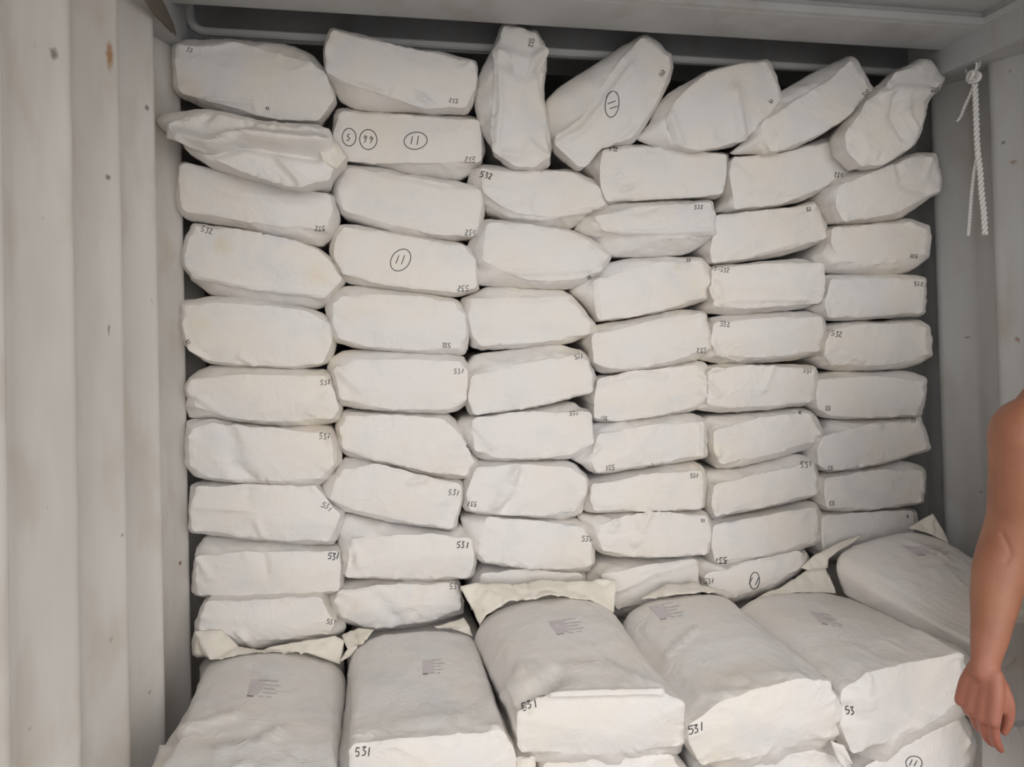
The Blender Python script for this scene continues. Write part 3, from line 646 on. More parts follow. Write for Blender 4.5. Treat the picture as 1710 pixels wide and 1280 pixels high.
LOOK = {
 'c1r1': 'plump white paper sack with rounded right end', 'c1r2': 'crumpled half-open white paper sack with loose folded end', 'c1r3': 'smooth white paper sack with grey underside',
 'c1r4': 'tan-stained white paper sack marked 532', 'c1r5': 'plump faintly yellowed white paper sack', 'c1r6': 'white paper sack marked 531 at right',
 'c1r7': 'white paper sack with a dented left end', 'c1r8': 'flat white paper sack with 531 written slanting', 'c1r9': 'boxy square-edged white paper sack', 'c1r10': 'slack white paper sack with loose lower flap',
 'c2r1': 'white paper sack tilted down to the right', 'c2r2': 'white paper sack with three circled marks', 'c2r3': 'smooth white paper sack sagging right', 'c2r4': 'white paper sack with one circled 11',
 'c2r5': 'rounded white paper sack, number upside down', 'c2r6': 'rounded white paper sack marked 531', 'c2r7': 'white paper sack drooping to the right', 'c2r8': 'slanting white paper sack marked 531',
 'c2r9': 'boxy white paper sack with broad top', 'c2r10': 'soft bulging white paper sack',
 'c3r1': 'narrow white paper sack standing upright', 'c3r2': 'wrinkled white paper sack marked 532', 'c3r3': 'white paper sack tapering right', 'c3r4': 'white paper sack with folded top edge',
 'c3r5': 'white paper sack rising to the right', 'c3r6': 'white paper sack with rounded lower corners', 'c3r7': 'white paper sack with a diagonal crease', 'c3r8': 'boxy pale paper sack', 'c3r9': 'half-hidden white paper sack',
 'c4r1': 'white paper sack leaning diagonally with circled mark', 'c4r2': 'flat white paper sack marked 532 top left', 'c4r3': 'wrinkled white paper sack with creased underside', 'c4r4': 'white paper sack with yellowish top corner',
 'c4r5': 'white paper sack with upside-down 532', 'c4r6': 'white paper sack with soft right corner', 'c4r7': 'white paper sack with pleated right edge', 'c4r8': 'neat boxy white paper sack', 'c4r9': 'white paper sack with puckered top left', 'c4r10': 'creamy white paper sack half hidden',
 'c5r1': 'bulging white paper sack leaning right', 'c5r2': 'white paper sack rising to a square corner', 'c5r3': 'wedge-shaped white paper sack', 'c5r4': 'white paper sack with pleated lower left', 'c5r5': 'neat white paper sack marked 532',
 'c5r6': 'white paper sack with wrinkled top left', 'c5r7': 'white paper sack with rounded right end', 'c5r8': 'long boxy white paper sack', 'c5r9': 'boxy greyish white paper sack', 'c5r10': 'white paper sack with small circled 11',
 't6': 'smooth white paper sack leaning right', 't7': 'creased twisted white paper sack leaning against right wall',
 'c6r2': 'white paper sack with turned-up right end', 'c6r3': 'faintly pinkish white paper sack', 'c6r4': 'flat boxy white paper sack', 'c6r5': 'soft white paper sack marked 532', 'c6r6': 'square-ended white paper sack', 'c6r7': 'white paper sack pointed at lower right', 'c6r8': 'neat boxy white paper sack', 'c6r9': 'thin white paper sack partly covered',
}
STAIN = {
 'c1r4': [(372, 412, 0.035, (0.70, 0.56, 0.36)), (530, 460, 0.05, (0.78, 0.66, 0.50))], 'c1r1': [(318, 148, 0.04, (0.76, 0.66, 0.54))],
 'c1r5': [(330, 540, 0.05, (0.78, 0.69, 0.55))], 'c6r3': [(1480, 395, 0.05, (0.76, 0.67, 0.65))], 'c4r4': [(1130, 445, 0.02, (0.66, 0.64, 0.44))],
 'c2r5': [(590, 520, 0.05, (0.78, 0.69, 0.58))], 'c2r4': [(705, 425, 0.02, (0.66, 0.62, 0.50))], 'c6r8': [(1518, 822, 0.015, (0.66, 0.56, 0.42))],
 'c2r10': [(596, 1008, 0.02, (0.72, 0.60, 0.50))],
}
def place(key):
    if key == 't6': return 'second from right in top row'
    if key == 't7': return 'last in top row'
    c, r = int(key[1]), int(key[3:])
    if key == 'c3r1': return 'third in top row'
    if key == 'c4r1': return 'fourth in top row'
    if key == 'c5r1': return 'fifth in top row'
    if r == 1: return 'top of %s column' % COLN[c]
    return '%s down in %s column' % (ORDN[r], COLN[c])
rj = random.Random(4)
for i, (key, t, F, S) in enumerate(DATA):
    kw = dict(Yf=1.90+rj.uniform(-0.012, 0.012), sharp=rj.uniform(0.35, 0.75))
    kw.update(OPT.get(key, {}))
    mat = None
    if key in STAIN:
        mat = paper('stained_sack_paper', [(*atY(x, y, kw['Yf']), r, c) for x, y, r, c in STAIN[key]])
    top = key in ('c1r1', 'c2r1', 'c3r1', 'c4r1', 'c5r1', 't6', 't7')
    sack(key, tp(t, F), tp(t, S), seed=100+i, label=LOOK[key]+', '+place(key), group='sacks stacked in the wall', mat=mat,
         L=0.35 if top else 0.6, shrink=0.80 if top else 0.95, **kw)

# ---- sacks lying in front of the wall, ends towards the viewer
FRONT = [
 ('A', [(262,1298),(410,1288),(555,1292),(560,1400),(265,1410)], [(246,1290),(300,1268),(450,1246),(552,1250),(572,1290),(574,1410),(248,1420)],
  [(338,1120),(352,1094),(395,1082),(450,1078),(520,1085),(566,1100),(581,1125),(578,1195),(340,1200)], 1.33, 'white paper sack with faded stamp lying against left wall'),
 ('B', [(584,1243),(700,1236),(838,1222),(856,1255),(850,1345),(590,1352)], [(568,1252),(595,1222),(680,1200),(760,1193),(836,1214),(862,1255),(858,1350),(578,1360)],
  [(579,1100),(592,1070),(622,1054),(700,1046),(770,1046),(792,1060),(800,1110),(800,1165),(590,1170)], 1.36, 'white paper sack marked 531, second from left in front row'),
 ('C', [(864,1188),(905,1160),(1000,1156),(1100,1154),(1138,1176),(1139,1246),(1000,1254),(866,1252)], [(838,1158),(866,1116),(930,1108),(1020,1106),(1090,1132),(1130,1160),(1142,1178),(1141,1246),(1120,1252),(1000,1260),(900,1260),(858,1252),(852,1190)],
  [(786,1062),(802,1024),(858,998),(930,990),(990,993),(1024,1018),(1040,1060),(1035,1110),(795,1110)], 1.37, 'raised white paper sack with folded front edge in middle of front row'),
 ('D', [(1150,1212),(1200,1175),(1335,1133),(1388,1137),(1397,1200),(1385,1225),(1268,1255),(1170,1278),(1152,1240)], [(1138,1200),(1150,1178),(1240,1130),(1345,1114),(1392,1130),(1402,1200),(1390,1230),(1268,1262),(1165,1286),(1143,1240)],
  [(1028,1040),(1040,1015),(1080,996),(1150,984),(1205,986),(1222,1010),(1228,1080),(1220,1110),(1035,1110)], 1.36, 'white paper sack with diagonal crease between folded sack and rightmost marked sack'),
 ('E', [(1404,1150),(1459,1123),(1540,1105),(1603,1093),(1611,1112),(1608,1165),(1555,1197),(1502,1223),(1423,1261),(1403,1209)], [(1393,1150),(1440,1106),(1520,1086),(1598,1078),(1617,1098),(1617,1150),(1600,1184),(1500,1232),(1425,1270),(1396,1208)],
  [(1216,1040),(1220,1012),(1250,992),(1310,983),(1380,984),(1425,1000),(1450,1040),(1445,1100),(1222,1110)], 1.36, 'white paper sack with crumpled stamp print left of the hanging hand'),
 ('G', [(1618,1070),(1680,1045),(1745,1030),(1752,1090),(1700,1098),(1625,1105)], [(1590,1075),(1640,1030),(1700,1005),(1750,1000),(1762,1030),(1762,1095),(1700,1106),(1605,1116),(1590,1100)],
  [(1378,945),(1384,920),(1420,900),(1470,886),(1520,878),(1565,890),(1590,912),(1594,970),(1560,1012),(1400,1000)], 1.47, 'white paper sack behind the arm, highest beside right wall'),
]
for i, (key, F, S, B, Yf, lab) in enumerate(FRONT):
    cr = ()
    if key == 'A': cr = [([(272,1252),(310,1217),(392,1194)], .010, .020), ([(328,1258),(404,1244),(468,1220)], .008, .022), ([(307,1162),(386,1121)], -.006, .020), ([(427,1086),(421,1112),(440,1130)], -.006, .020), ([(350,1240),(430,1225)], -.008, .025)]
    if key == 'B': cr = [([(600,1226),(690,1205),(740,1195)], .006, .02), ([(765,1195),(830,1216)], .005, .015)]
    if key == 'C': cr = [([(842,1160),(860,1130),(870,1115)], .010, .020), ([(880,1165),(910,1148),(935,1122)], -.022, .035), ([(936,1118),(1000,1112),(1030,1120)], .010, .018), ([(1018,1106),(1060,1128),(1105,1150)], .008, .012), ([(920,1160),(1000,1157),(1105,1155)], .006, .010), ([(855,1185),(880,1188)], -.008, .012)]
    if key == 'D': cr = [([(1112,1096),(1135,1075),(1162,1050)], .009, .010), ([(1060,1045),(1100,1100)], -.004, .03), ([(1170,1160),(1215,1160)], .006, .02), ([(1230,1130),(1330,1125),(1390,1110)], .004, .02)]
    if key == 'E': cr = [([(1449,1130),(1449,1180)], .006, .016), ([(1270,990),(1300,984),(1350,990)], .007, .014), ([(1405,1185),(1440,1205)], -.004, .03), ([(1600,1110),(1606,1150)], .006, .010)]
    if key == 'G': cr = [([(1420,910),(1500,900)], .005, .02), ([(1540,940),(1600,945)], -.005, .02), ([(1520,905),(1580,930)], .005, .016)]
    sack(key, F, S, Yf=Yf, dS=0.12 if key != 'G' else 0.10, B=B, Yb=1.862, seed=300+i, label=lab, group='sacks lying in front', creases=cr, body=30, NA=170, bulge=0.004, facet=0.014, crum=1.0, sharp=0.30)
LOW = [
 ('H0', [(862,1264),(893,1262),(893,1340),(862,1340)], [(858,1260),(897,1258),(898,1345),(856,1345)], 1.40, 'narrow sliver of white sack under the folded middle sack'),
 ('H1', [(905,1275),(960,1262),(1060,1262),(1120,1262),(1138,1290),(1138,1370),(900,1375)], [(898,1268),(950,1258),(1050,1256),(1120,1254),(1146,1280),(1148,1375),(895,1380)], 1.39, 'white sack peeking out below the folded middle sack'),
 ('H2', [(1170,1295),(1250,1275),(1350,1252),(1395,1262),(1415,1290),(1415,1370),(1170,1375)], [(1152,1290),(1240,1268),(1330,1246),(1385,1238),(1412,1262),(1424,1290),(1420,1380),(1155,1380)], 1.39, 'crumpled cream sack below the diagonally creased sack'),
 ('H3', [(1436,1285),(1500,1250),(1570,1215),(1602,1200),(1618,1235),(1600,1290),(1590,1370),(1440,1375)], [(1424,1278),(1500,1236),(1560,1204),(1602,1184),(1626,1230),(1618,1290),(1600,1380),(1430,1385)], 1.40, 'white sack with circled 11 below the hanging hand'),
 ('H4', [(1622,1125),(1690,1112),(1752,1105),(1755,1190),(1690,1200),(1625,1208)], [(1612,1110),(1690,1104),(1758,1098),(1764,1195),(1690,1206),(1615,1214)], 1.50, 'white sack behind the hand, under the highest right sack'),
 ('H5', [(1640,1225),(1690,1215),(1752,1208),(1755,1300),(1640,1305)], [(1626,1216),(1690,1209),(1758,1202),(1764,1306),(1628,1312)], 1.48, 'lowest visible white sack in the bottom right corner'),
]
for i, (key, F, S, Yf, lab) in enumerate(LOW):
    sack(key, F, S, Yf=Yf, dS=0.05, L=0.34 if key in ('H4', 'H5') else 0.42, seed=400+i, label=lab, group='sacks of the lower front layer', crum=1.6 if key == 'H2' else 1.1, body=8)

# sacks that carry the visible ones, down to the floor
def carrier(x0, x1, z0, z1, Yf, Yb, lab, grp):
    r = 0.02; F = [(x0+r, z0+r), (x1-r, z0+r), (x1-r, z1-r), (x0+r, z1-r)]; S = [(x0, z0), (x1, z0), (x1, z1), (x0, z1)]
    k = 'u%d' % len(SACKS)
    sack(k, F, S, Yf=Yf, dS=0.04, Yb=Yb, px=False, label=lab, group=grp, lowres=True, body=3, seed=1)
cols = {}
for key in list(SACKS):
    if key[0] == 'c':
        V = SACKS[key][2]; c = int(key[1]); a = cols.setdefault(c, [9, -9, 9]); 
        a[2] = min(a[2], V[:, 2].min())
edges = [XL+0.012+i*(XR-XL-0.024)/6 for i in range(7)]
for c in range(1, 7):
    zt = cols[c][2]-0.006; n = 4
    for k in range(n): carrier(edges[c-1]+0.004, edges[c]-0.004, zt*k/n+0.001, zt*(k+1)/n-0.001, 1.93, 2.48, 'white paper sack hidden in the lower layers under the stacked wall', 'hidden lower sacks of the wall')
for (x0, x1, z0, ks, Yf) in ((XL+0.02, -0.12, 0, ['A'], 1.42), (-0.11, 0.27, 0, ['B'], 1.42), (0.28, 0.52, 0, ['H1', 'H0'], 1.46), (0.53, 0.90, 0, ['H2'], 1.46), (0.91, 1.28, 0, ['H3'], 1.46), (1.40, 1.78, 0, ['H5'], 1.54)):
    zt = min(SACKS[q][2][:, 2].min() for q in ks)-0.004; n = max(1, round(zt/0.16))
    for k in range(n): carrier(x0, x1, zt*k/n+0.001, zt*(k+1)/n-0.001, Yf, 1.84, 'white paper sack hidden in the lower layers under the front row', 'hidden lower sacks of the front row')

# ------------------------------------------------------------------ loose sack ends (open paper tails)
def tail(parent_key, pts, mat, thick=0.005, seed=1, amp=0.006, name='folded_end'):
    """pts: (px, py, Y) corners of a paper tail; built as a subdivided sheet with thickness"""
    o, base, V, fac = SACKS[parent_key]
    bm = bmesh.new()
    vs = [bm.verts.new(atY(x, y, Y)-base) for x, y, Y in pts]
    bm.faces.new(vs)
    bmesh.ops.triangulate(bm, faces=bm.faces[:])
    for _ in range(4): 
        bmesh.ops.subdivide_edges(bm, edges=[e for e in bm.edges if e.calc_length() > 0.012], cuts=1, use_grid_fill=True)
        bmesh.ops.triangulate(bm, faces=bm.faces[:])
    bm.normal_update()
    off = Vector((seed*7.1, seed*3.3, 0))
    for v in bm.verts:
        q = v.co+off
        v.co += v.normal*(noise.noise(q*14)*amp+max(0, 1-abs(noise.noise(q*20))*3)**2*amp*0.9+max(0, 1-abs(noise.noise(q*45))*3)**2*amp*0.35)
    r = bmesh.ops.extrude_face_region(bm, geom=bm.faces[:])
    for g in r['geom']:
        if isinstance(g, bmesh.types.BMVert): g.co += Vector((0, thick, 0))
    bmesh.ops.recalc_face_normals(bm, faces=bm.faces[:])
    me = bpy.data.meshes.new(name); bm.to_mesh(me); bm.free()
    me.polygons.foreach_set('use_smooth', [True]*len(me.polygons))
    return link(name, me, mat, o)
tail('C', [(768,980,1.865),(800,972,1.87),(860,974,1.865),(905,969,1.875),(960,971,1.865),(1000,966,1.875),(1029,969,1.87),(1026,1022,1.82),(985,1000,1.82),(920,993,1.81),(850,1003,1.81),(812,1026,1.80),(800,1044,1.80),(785,1010,1.84)], M_CREAM, seed=2)
tail('G', [(1518,882,1.845),(1540,868,1.85),(1560,857,1.85),(1570,872,1.84),(1585,910,1.82),(1560,892,1.82)], M_CREAM, seed=3)
tail('G', [(1338,948,1.868),(1362,926,1.872),(1420,897,1.872),(1440,892,1.86),(1410,912,1.855),(1384,932,1.85),(1382,948,1.85),(1350,952,1.86)], M_CREAM, seed=12, amp=0.004)
tail('E', [(1262,1000,1.85),(1306,978,1.86),(1342,956,1.87),(1377,937,1.87),(1386,960,1.86),(1396,990,1.83),(1330,988,1.83)], M_CREAM, seed=4)
tail('B', [(570,1058,1.85),(590,1050,1.86),(625,1052,1.84),(604,1070,1.80),(585,1095,1.79),(567,1106,1.79),(580,1082,1.80)], M_CREAM, seed=5, amp=0.012)
tail('B', [(725,1046,1.85),(775,1033,1.86),(784,1046,1.83),(790,1062,1.82),(760,1050,1.82)], M_CREAM, seed=8)
tail('D', [(1070,1002,1.85),(1110,976,1.86),(1160,972,1.87),(1210,985,1.85),(1160,990,1.82),(1110,994,1.82)], M_CREAM, seed=6)
tail('c1r10', [(322,1092,1.84),(326,1054,1.85),(370,1052,1.855),(398,1078,1.84),(440,1082,1.83),(560,1062,1.835),(575,1070,1.83),(568,1108,1.80),(520,1092,1.81),(430,1086,1.81),(350,1100,1.80)], M_CREAM, seed=7)
tail('c1r2', [(528,240,1.79),(545,228,1.785),(562,240,1.78),(578,262,1.775),(560,282,1.785),(540,270,1.79)], M_CREAM, seed=9, amp=0.010)
tail('H2', [(1388,1238,1.36),(1410,1245,1.35),(1424,1275,1.34),(1410,1290,1.35),(1395,1262,1.36)], M_PAPER, seed=10)

# ------------------------------------------------------------------ handwriting and print
GL = {'5': [[(.55,1),(.12,1),(.06,.56),(.36,.6),(.55,.36),(.4,.05),(.05,.05)]], '3': [[(.05,.95),(.46,.97),(.2,.58),(.5,.4),(.4,.05),(.05,.02)]],
      '2': [[(.05,.8),(.25,1),(.5,.8),(.06,.05),(.56,.05)]], '1': [[(.33,1),(.24,0)]], '7': [[(.05,1),(.5,1),(.2,0)]],
      '9': [[(.5,.8),(.3,1),(.1,.75),(.25,.55),(.5,.8),(.45,.4),(.3,0)]], 'S': [[(.5,.95),(.2,.95),(.1,.65),(.5,.4),(.4,.05),(.05,.05)]],
      '0': [[(.3,1),(.08,.6),(.2,.05),(.45,.2),(.5,.7),(.3,1)]], '4': [[(.4,0),(.4,1),(.05,.35),(.55,.35)]], '-': [[(.05,.5),(.5,.5)]]}
def ribbon(key, lines, wpx, name, mat, parent=None, label=None, lift=0.0008):
    """pen strokes given in picture pixels, laid on the sack's surface as thin inked ribbons"""
    o, base, V, fac = SACKS[key]
    v, f = [], []
    for ln in lines:
        d = []
        for i in range(len(ln)-1):
            a, b = Vector(ln[i]), Vector(ln[i+1]); n = max(1, int((b-a).length/2.0))
            for k in range(n): d.append(a+(b-a)*k/n)
        d.append(Vector(ln[-1]))
        prev = None
        for i, p in enumerate(d):
            t = d[min(i+1, len(d)-1)]-d[max(i-1, 0)]
            if t.length < 1e-6: continue
            t.normalize(); s = Vector((-t.y, t.x))*wpx/2
            A = hit(key, p.x+s.x, p.y+s.y, lift); Bq = hit(key, p.x-s.x, p.y-s.y, lift)
            if A is None or Bq is None: prev = None; continue
            k = len(v); v += [A, Bq]
            if prev is not None and (v[prev]-A).length < 0.02: f.append((prev, prev+1, k+1, k))
            prev = k
    if not f: return None
    c = link(name, pymesh(name, v, f), mat, parent or o)
    if label: c['label'] = label
    return c
rw = random.Random(11)
def writing(cx, cy, s, h, rot):
    ca, sa = math.cos(math.radians(rot)), math.sin(math.radians(rot)); out = []
    wd = 0.72*h; x0 = -wd*len(s)/2
    for i, ch in enumerate(s):
        for st in GL.get(ch, []):
            jx, jy = rw.uniform(-.08, .08), rw.uniform(-.10, .10); st = [(px*rw.uniform(.85, 1.15)+jx+0.12*(py-.5), py+jy+rw.uniform(-.06, .06)) for px, py in st]
            out.append([(cx+(x0+i*wd+px*h)*ca-(0.5-py)*h*sa, cy+(x0+i*wd+px*h)*sa+(0.5-py)*h*ca) for px, py in st])
    return out
MARKS = [('c1r1',317,84,'53',7,20),('c1r1',447,181,'45',5,10),('c2r1',757,168,'532',7,188),('c2r2',784,266,'532',9,180),('c1r3',534,381,'532',8,186),('c2r3',785,388,'532',9,184),
 ('c1r4',346,384,'532',9,12),('c2r4',773,481,'532',9,182),('c1r5',314,571,'53',6,60),('c2r5',745,576,'532',7,180),('c1r6',544,638,'531',8,0),('c2r6',767,620,'531',8,0),
 ('c1r7',543,728,'531',9,0),('c2r7',781,745,'53',4,50),('c1r8',547,846,'531',9,32),('c2r8',759,822,'531',9,8),('c1r9',558,928,'531',10,0),('c2r9',774,909,'531',10,0),
 ('c1r10',554,1038,'531',8,8),('c2r10',761,979,'531',9,0),('c3r1',887,72,'532',8,92),('c3r2',813,293,'532',10,12),('c4r1',1106,122,'532',6,-60),('c4r2',1025,249,'532',7,2),
 ('c4r3',1167,346,'532',7,0),('c5r1',1288,169,'53',5,-50),('t6',1446,155,'532',6,-40),('t7',1561,150,'532',7,-8),('c5r2',1400,292,'532',7,188),('c5r3',1351,349,'53',6,-10),
 ('c6r3',1525,427,'532',6,180),('c5r4',1206,450,'7-532',7,4),('c6r4',1534,474,'532',7,0),('c5r5',1211,541,'532',8,0),('c6r5',1398,557,'532',9,8),('c4r5',1171,585,'532',8,176),
 ('c3r5',967,595,'531',7,-10),('c4r4',1150,434,'53',5,0),('c3r3',983,463,'53',5,160),('c4r6',1008,698,'531',6,180),('c5r6',1349,619,'531',7,0),('c6r6',1382,681,'53',7,180),
 ('c3r6',959,690,'531',7,0),('c4r7',1018,780,'531',8,176),('c5r7',1336,689,'53',4,0),('c6r7',1526,702,'53',6,0),('c6r7',1386,781,'53',6,175),('c3r7',788,841,'531',8,186),
 ('c4r8',1160,794,'531',7,0),('c5r8',1347,775,'531',9,-8),('c6r8',1388,840,'53',7,180),('c3r8',981,899,'531',9,6),('c4r9',1174,869,'53',5,0),('c5r9',1203,936,'531',10,178),
 ('c6r9',1516,862,'0',6,0),('c5r10',1185,969,'531',8,-6),('B',608,1254,'531',14,-4),('C',885,1176,'531',13,-22),('D',1163,1215,'531',14,-12),('E',1420,1185,'53',13,-12)]
for key, x, y, s, h, rot in MARKS:
    ribbon(key, writing(x, y, s, h, rot), 1.25 if h < 10 else 1.8, 'handwritten_number', M_INK, label='black handwritten number')
def circ(cx, cy, rx, ry, tilt=0):
    p = []
    for k in range(27):
        a = math.radians(k*14.2-70); r = 1+0.05*math.sin(a*2+cx)
        x, y = rx*r*math.cos(a), ry*r*math.sin(a); t = math.radians(tilt)
        p.append((cx+x*math.cos(t)-y*math.sin(t), cy+x*math.sin(t)+y*math.cos(t)))
    return p
CIRC = [('c2r2',583,229,12,14,0,'S',11,0),('c2r2',615,233,15,16,10,'99',12,5),('c2r2',694,235,19,14.5,0,'11',14,0),('c2r4',669,434,15,20,28,'11',15,12),
        ('c4r1',1022,174,12,21,5,'11',13,-120),('c5r10',1260,969,8,14,0,'11',13,12),('H3',1526,1273,14,11,-10,'11',11,15)]
for key, x, y, rx, ry, tl, s, h, rot in CIRC:
    ribbon(key, [circ(x, y, rx, ry, tl)]+writing(x, y, s, h, rot), 1.4, 'circled_mark', M_INK, label='black handwritten mark in a drawn ring')

def patch(key, x0, y0, x1, y1, x2, y2, x3, y3, mat, name, parent=None, n=8, lift=0.0006):
    o, base, V, fac = SACKS[key]; v, f = [], []
    for j in range(n+1):
        for i in range(n+1):
            a, b = i/n, j/n
            x = (x0*(1-a)+x1*a)*(1-b)+(x3*(1-a)+x2*a)*b; y = (y0*(1-a)+y1*a)*(1-b)+(y3*(1-a)+y2*a)*b
            p = hit(key, x, y, lift)
            if p is None: return None
            v.append(p)
    for j in range(n):
        for i in range(n):
            k = j*(n+1)+i; f.append((k, k+1, k+n+2, k+n+1))
    return link(name, pymesh(name, v, f), mat, parent or o)
# faded stamp: corners TL, TR, BR, BL of the dense block, then its side lines and dark bar
STAMPS = [('A', (420,1133),(446,1135),(430,1160),(413,1160)), ('B', (705,1102),(724,1101),(724,1124),(706,1124)), ('C', (915,1037),(942,1034),(950,1054),(929,1058)),
          ('D', (1083,1012),(1107,1008),(1122,1028),(1102,1033)), ('E', (1350,1020),(1372,1024),(1392,1040),(1372,1040)), ('G', (1506,912),(1540,911),(1556,924),(1530,926))]
for key, a, b, c, d in STAMPS:
    st = patch(key, *a, *b, *c, *d, M_STAMP, 'printed_stamp')
    if st is None: continue
    st['label'] = 'faded mauve printed stamp'
    A, B_, C_, D_ = (Vector(q) for q in (a, b, c, d))
    e = (B_-A); s = (D_-A)
    lines = [[tuple(A+s*t+e*0.9), tuple(A+s*t+e*q)] for t, q in ((0.02, 1.7), (0.30, 1.9), (0.52, 1.6), (0.78, 1.8))]
    ribbon(key, lines, 1.2, 'printed_line', M_STAMPLINE, parent=st, lift=0.0009)
    ribbon(key, [[tuple(D_+s*0.06), tuple(D_+s*0.06+e*0.42)]], 2.2 if key in 'AB' else 1.2, 'printed_bar', M_STAMPDARK, parent=st, lift=0.0010)
    ribbon(key, [[tuple(D_+s*0.02+e*q), tuple(D_+s*0.02+e*(q+0.3))] for q in (0.75, 1.25)], 1.6, 'printed_line', M_STAMPLINE, parent=st, lift=0.0009)

# ------------------------------------------------------------------ cord tied under the right rail
def tubes(strands, name, mat, parent=None, sides=8):
    v, f = [], []
    for pts, rad in strands:
        k0 = len(v); n = len(pts)
        up = Vector((0, 1, 0.1)).normalized()
        for i, p in enumerate(pts):
            t = (pts[min(i+1, n-1)]-pts[max(i-1, 0)]).normalized()
            a = t.cross(up); a = a.normalized() if a.length > 1e-5 else Vector((1, 0, 0)); b = t.cross(a)
            r = rad*(0.6 if i in (0, n-1) else 1)
            for s in range(sides):
                q = 2*math.pi*s/sides; v.append(p+a*(r*math.cos(q))+b*(r*math.sin(q)))
        for i in range(n-1):
            for s in range(sides):
                s2 = (s+1) % sides; f.append((k0+i*sides+s, k0+i*sides+s2, k0+(i+1)*sides+s2, k0+(i+1)*sides+s))
        f.append(tuple(k0+s for s in range(sides))[::-1]); f.append(tuple(k0+(n-1)*sides+s for s in range(sides)))
    return link(name, pymesh(name, v, f, True), mat, parent)
def twist(path, r, pitch, n=2):
    """n strands laid round a path"""
    L = [0]; 
    for i in range(1, len(path)): L.append(L[-1]+(path[i]-path[i-1]).length)
    tot = L[-1]; N = int(tot/0.0025); res = [[] for _ in range(n)]
    for k in range(N+1):
        s = tot*k/N; i = 0
        while i < len(L)-2 and L[i+1] < s: i += 1
        t = (s-L[i])/(L[i+1]-L[i]); p = path[i].lerp(path[i+1], t); d = (path[i+1]-path[i]).normalized()
        a = d.cross(Vector((0, 1, 0))).normalized(); b = d.cross(a)
        for j in range(n):
            q = 2*math.pi*(s/pitch+j/n); res[j].append(p+a*(r*math.cos(q))+b*(r*math.sin(q)))
    return res
XRP = 1.785
rp = lambda *pts: [atX(x, y, XRP) for x, y in pts]
root = bpy.data.objects.new('hanging_cord', None); COL.objects.link(root)
root.location = atX(1625, 130, XRP); tag(root, 'white braided cord knotted under the rail and hanging at right wall', 'cord')
def corded(path, r, pitch, rad, name, n=2):
    st = twist(path, r, pitch, n)
    return tubes([([p-root.location for p in s], rad) for s in st], name, M_ROPE, root)
corded(rp((1628,140),(1629,160),(1630,190),(1631,225),(1633,258)), 0.0040, 0.030, 0.0048, 'main_strand')
corded(rp((1626,142),(1620,158),(1612,175),(1605,193),(1598,203)), 0.0022, 0.022, 0.0030, 'loose_end')
corded(rp((1633,256),(1627,285),(1623,320),(1620,358),(1617,394)), 0.0022, 0.020, 0.0032, 'loose_end')
corded(rp((1633,256),(1637,285),(1639,320),(1643,355),(1645,392)), 0.0042, 0.030, 0.0044, 'main_strand')
kn = []
c0 = atX(1624, 128, XRP-0.004)
for k in range(60):
    a = k/60*math.pi*6; R = 0.013+0.004*math.sin(a*0.33)
    kn.append(c0+Vector((0.010*math.sin(a*0.5), R*math.cos(a), 0.010*math.sin(a)+0.006*math.cos(a*0.66)))-root.location)
tubes([(kn, 0.0058)], 'knot', M_ROPE, root)
tubes([([p-root.location for p in rp((1626,122),(1630,115),(1632,108),(1629,101),(1622,97))], 0.0040)], 'loop', M_ROPE, root)
# the steel lashing ring welded under the rail, that the cord is tied to
ring = [atX(1624, 108, XRP+0.004)+Vector((0, 0.026*math.cos(a), 0.024*math.sin(a))) for a in [math.pi*2*k/28 for k in range(29)]]
lr = tubes([(ring, 0.005)], 'lashing_ring', M_RAIL)
tag(lr, 'grey steel lashing ring welded under the right top rail', 'ring')
# small dark block on the right wall
cp = atX(1583, 810, XR+0.030)
v, f = boxes([(-0.006, 0.004, -0.017, 0.017, -0.011, 0.011)])
o = link('dark_block', pymesh('dark_block', v, f), plain('dark_block_colour', (0.16, 0.16, 0.17), 0.5), bpy.data.objects['wall_right']); o.location = cp

# ------------------------------------------------------------------ the person at the right edge
def skin_mat():
    m, n, l, b = newmat('sunned_skin')
    geo = n.new('ShaderNodeNewGeometry'); P = geo.outputs['Position']
    c = mix(n, l, ramp(n, l, tex(n, l, P, 12, 3), 0.35, 0.7), (0.355, 0.150, 0.084), (0.285, 0.112, 0.062))
    sx = n.new('ShaderNodeSeparateXYZ'); l.new(P, sx.inputs[0])
    hand = ramp(n, l, sx.outputs[2], 0.90, 0.68)          # redder towards the hand
    c = mix(n, l, hand, c, (0.375, 0.132, 0.092))
    l.new(c, b.inputs['Base Color']); b.inputs['Roughness'].default_value = 0.48
    b.inputs['Subsurface Weight'].default_value = 0.08; b.inputs['Subsurface Radius'].default_value = (0.01, 0.004, 0.002)
    bp = n.new('ShaderNodeBump'); bp.inputs['Strength'].default_value = 0.12; bp.inputs['Distance'].default_value = 0.003
    l.new(tex(n, l, P, 180, 3), bp.inputs['Height']); l.new(bp.outputs[0], b.inputs['Normal'])
    return m
M_SKIN = skin_mat()
pm_v, pm_f = [], []
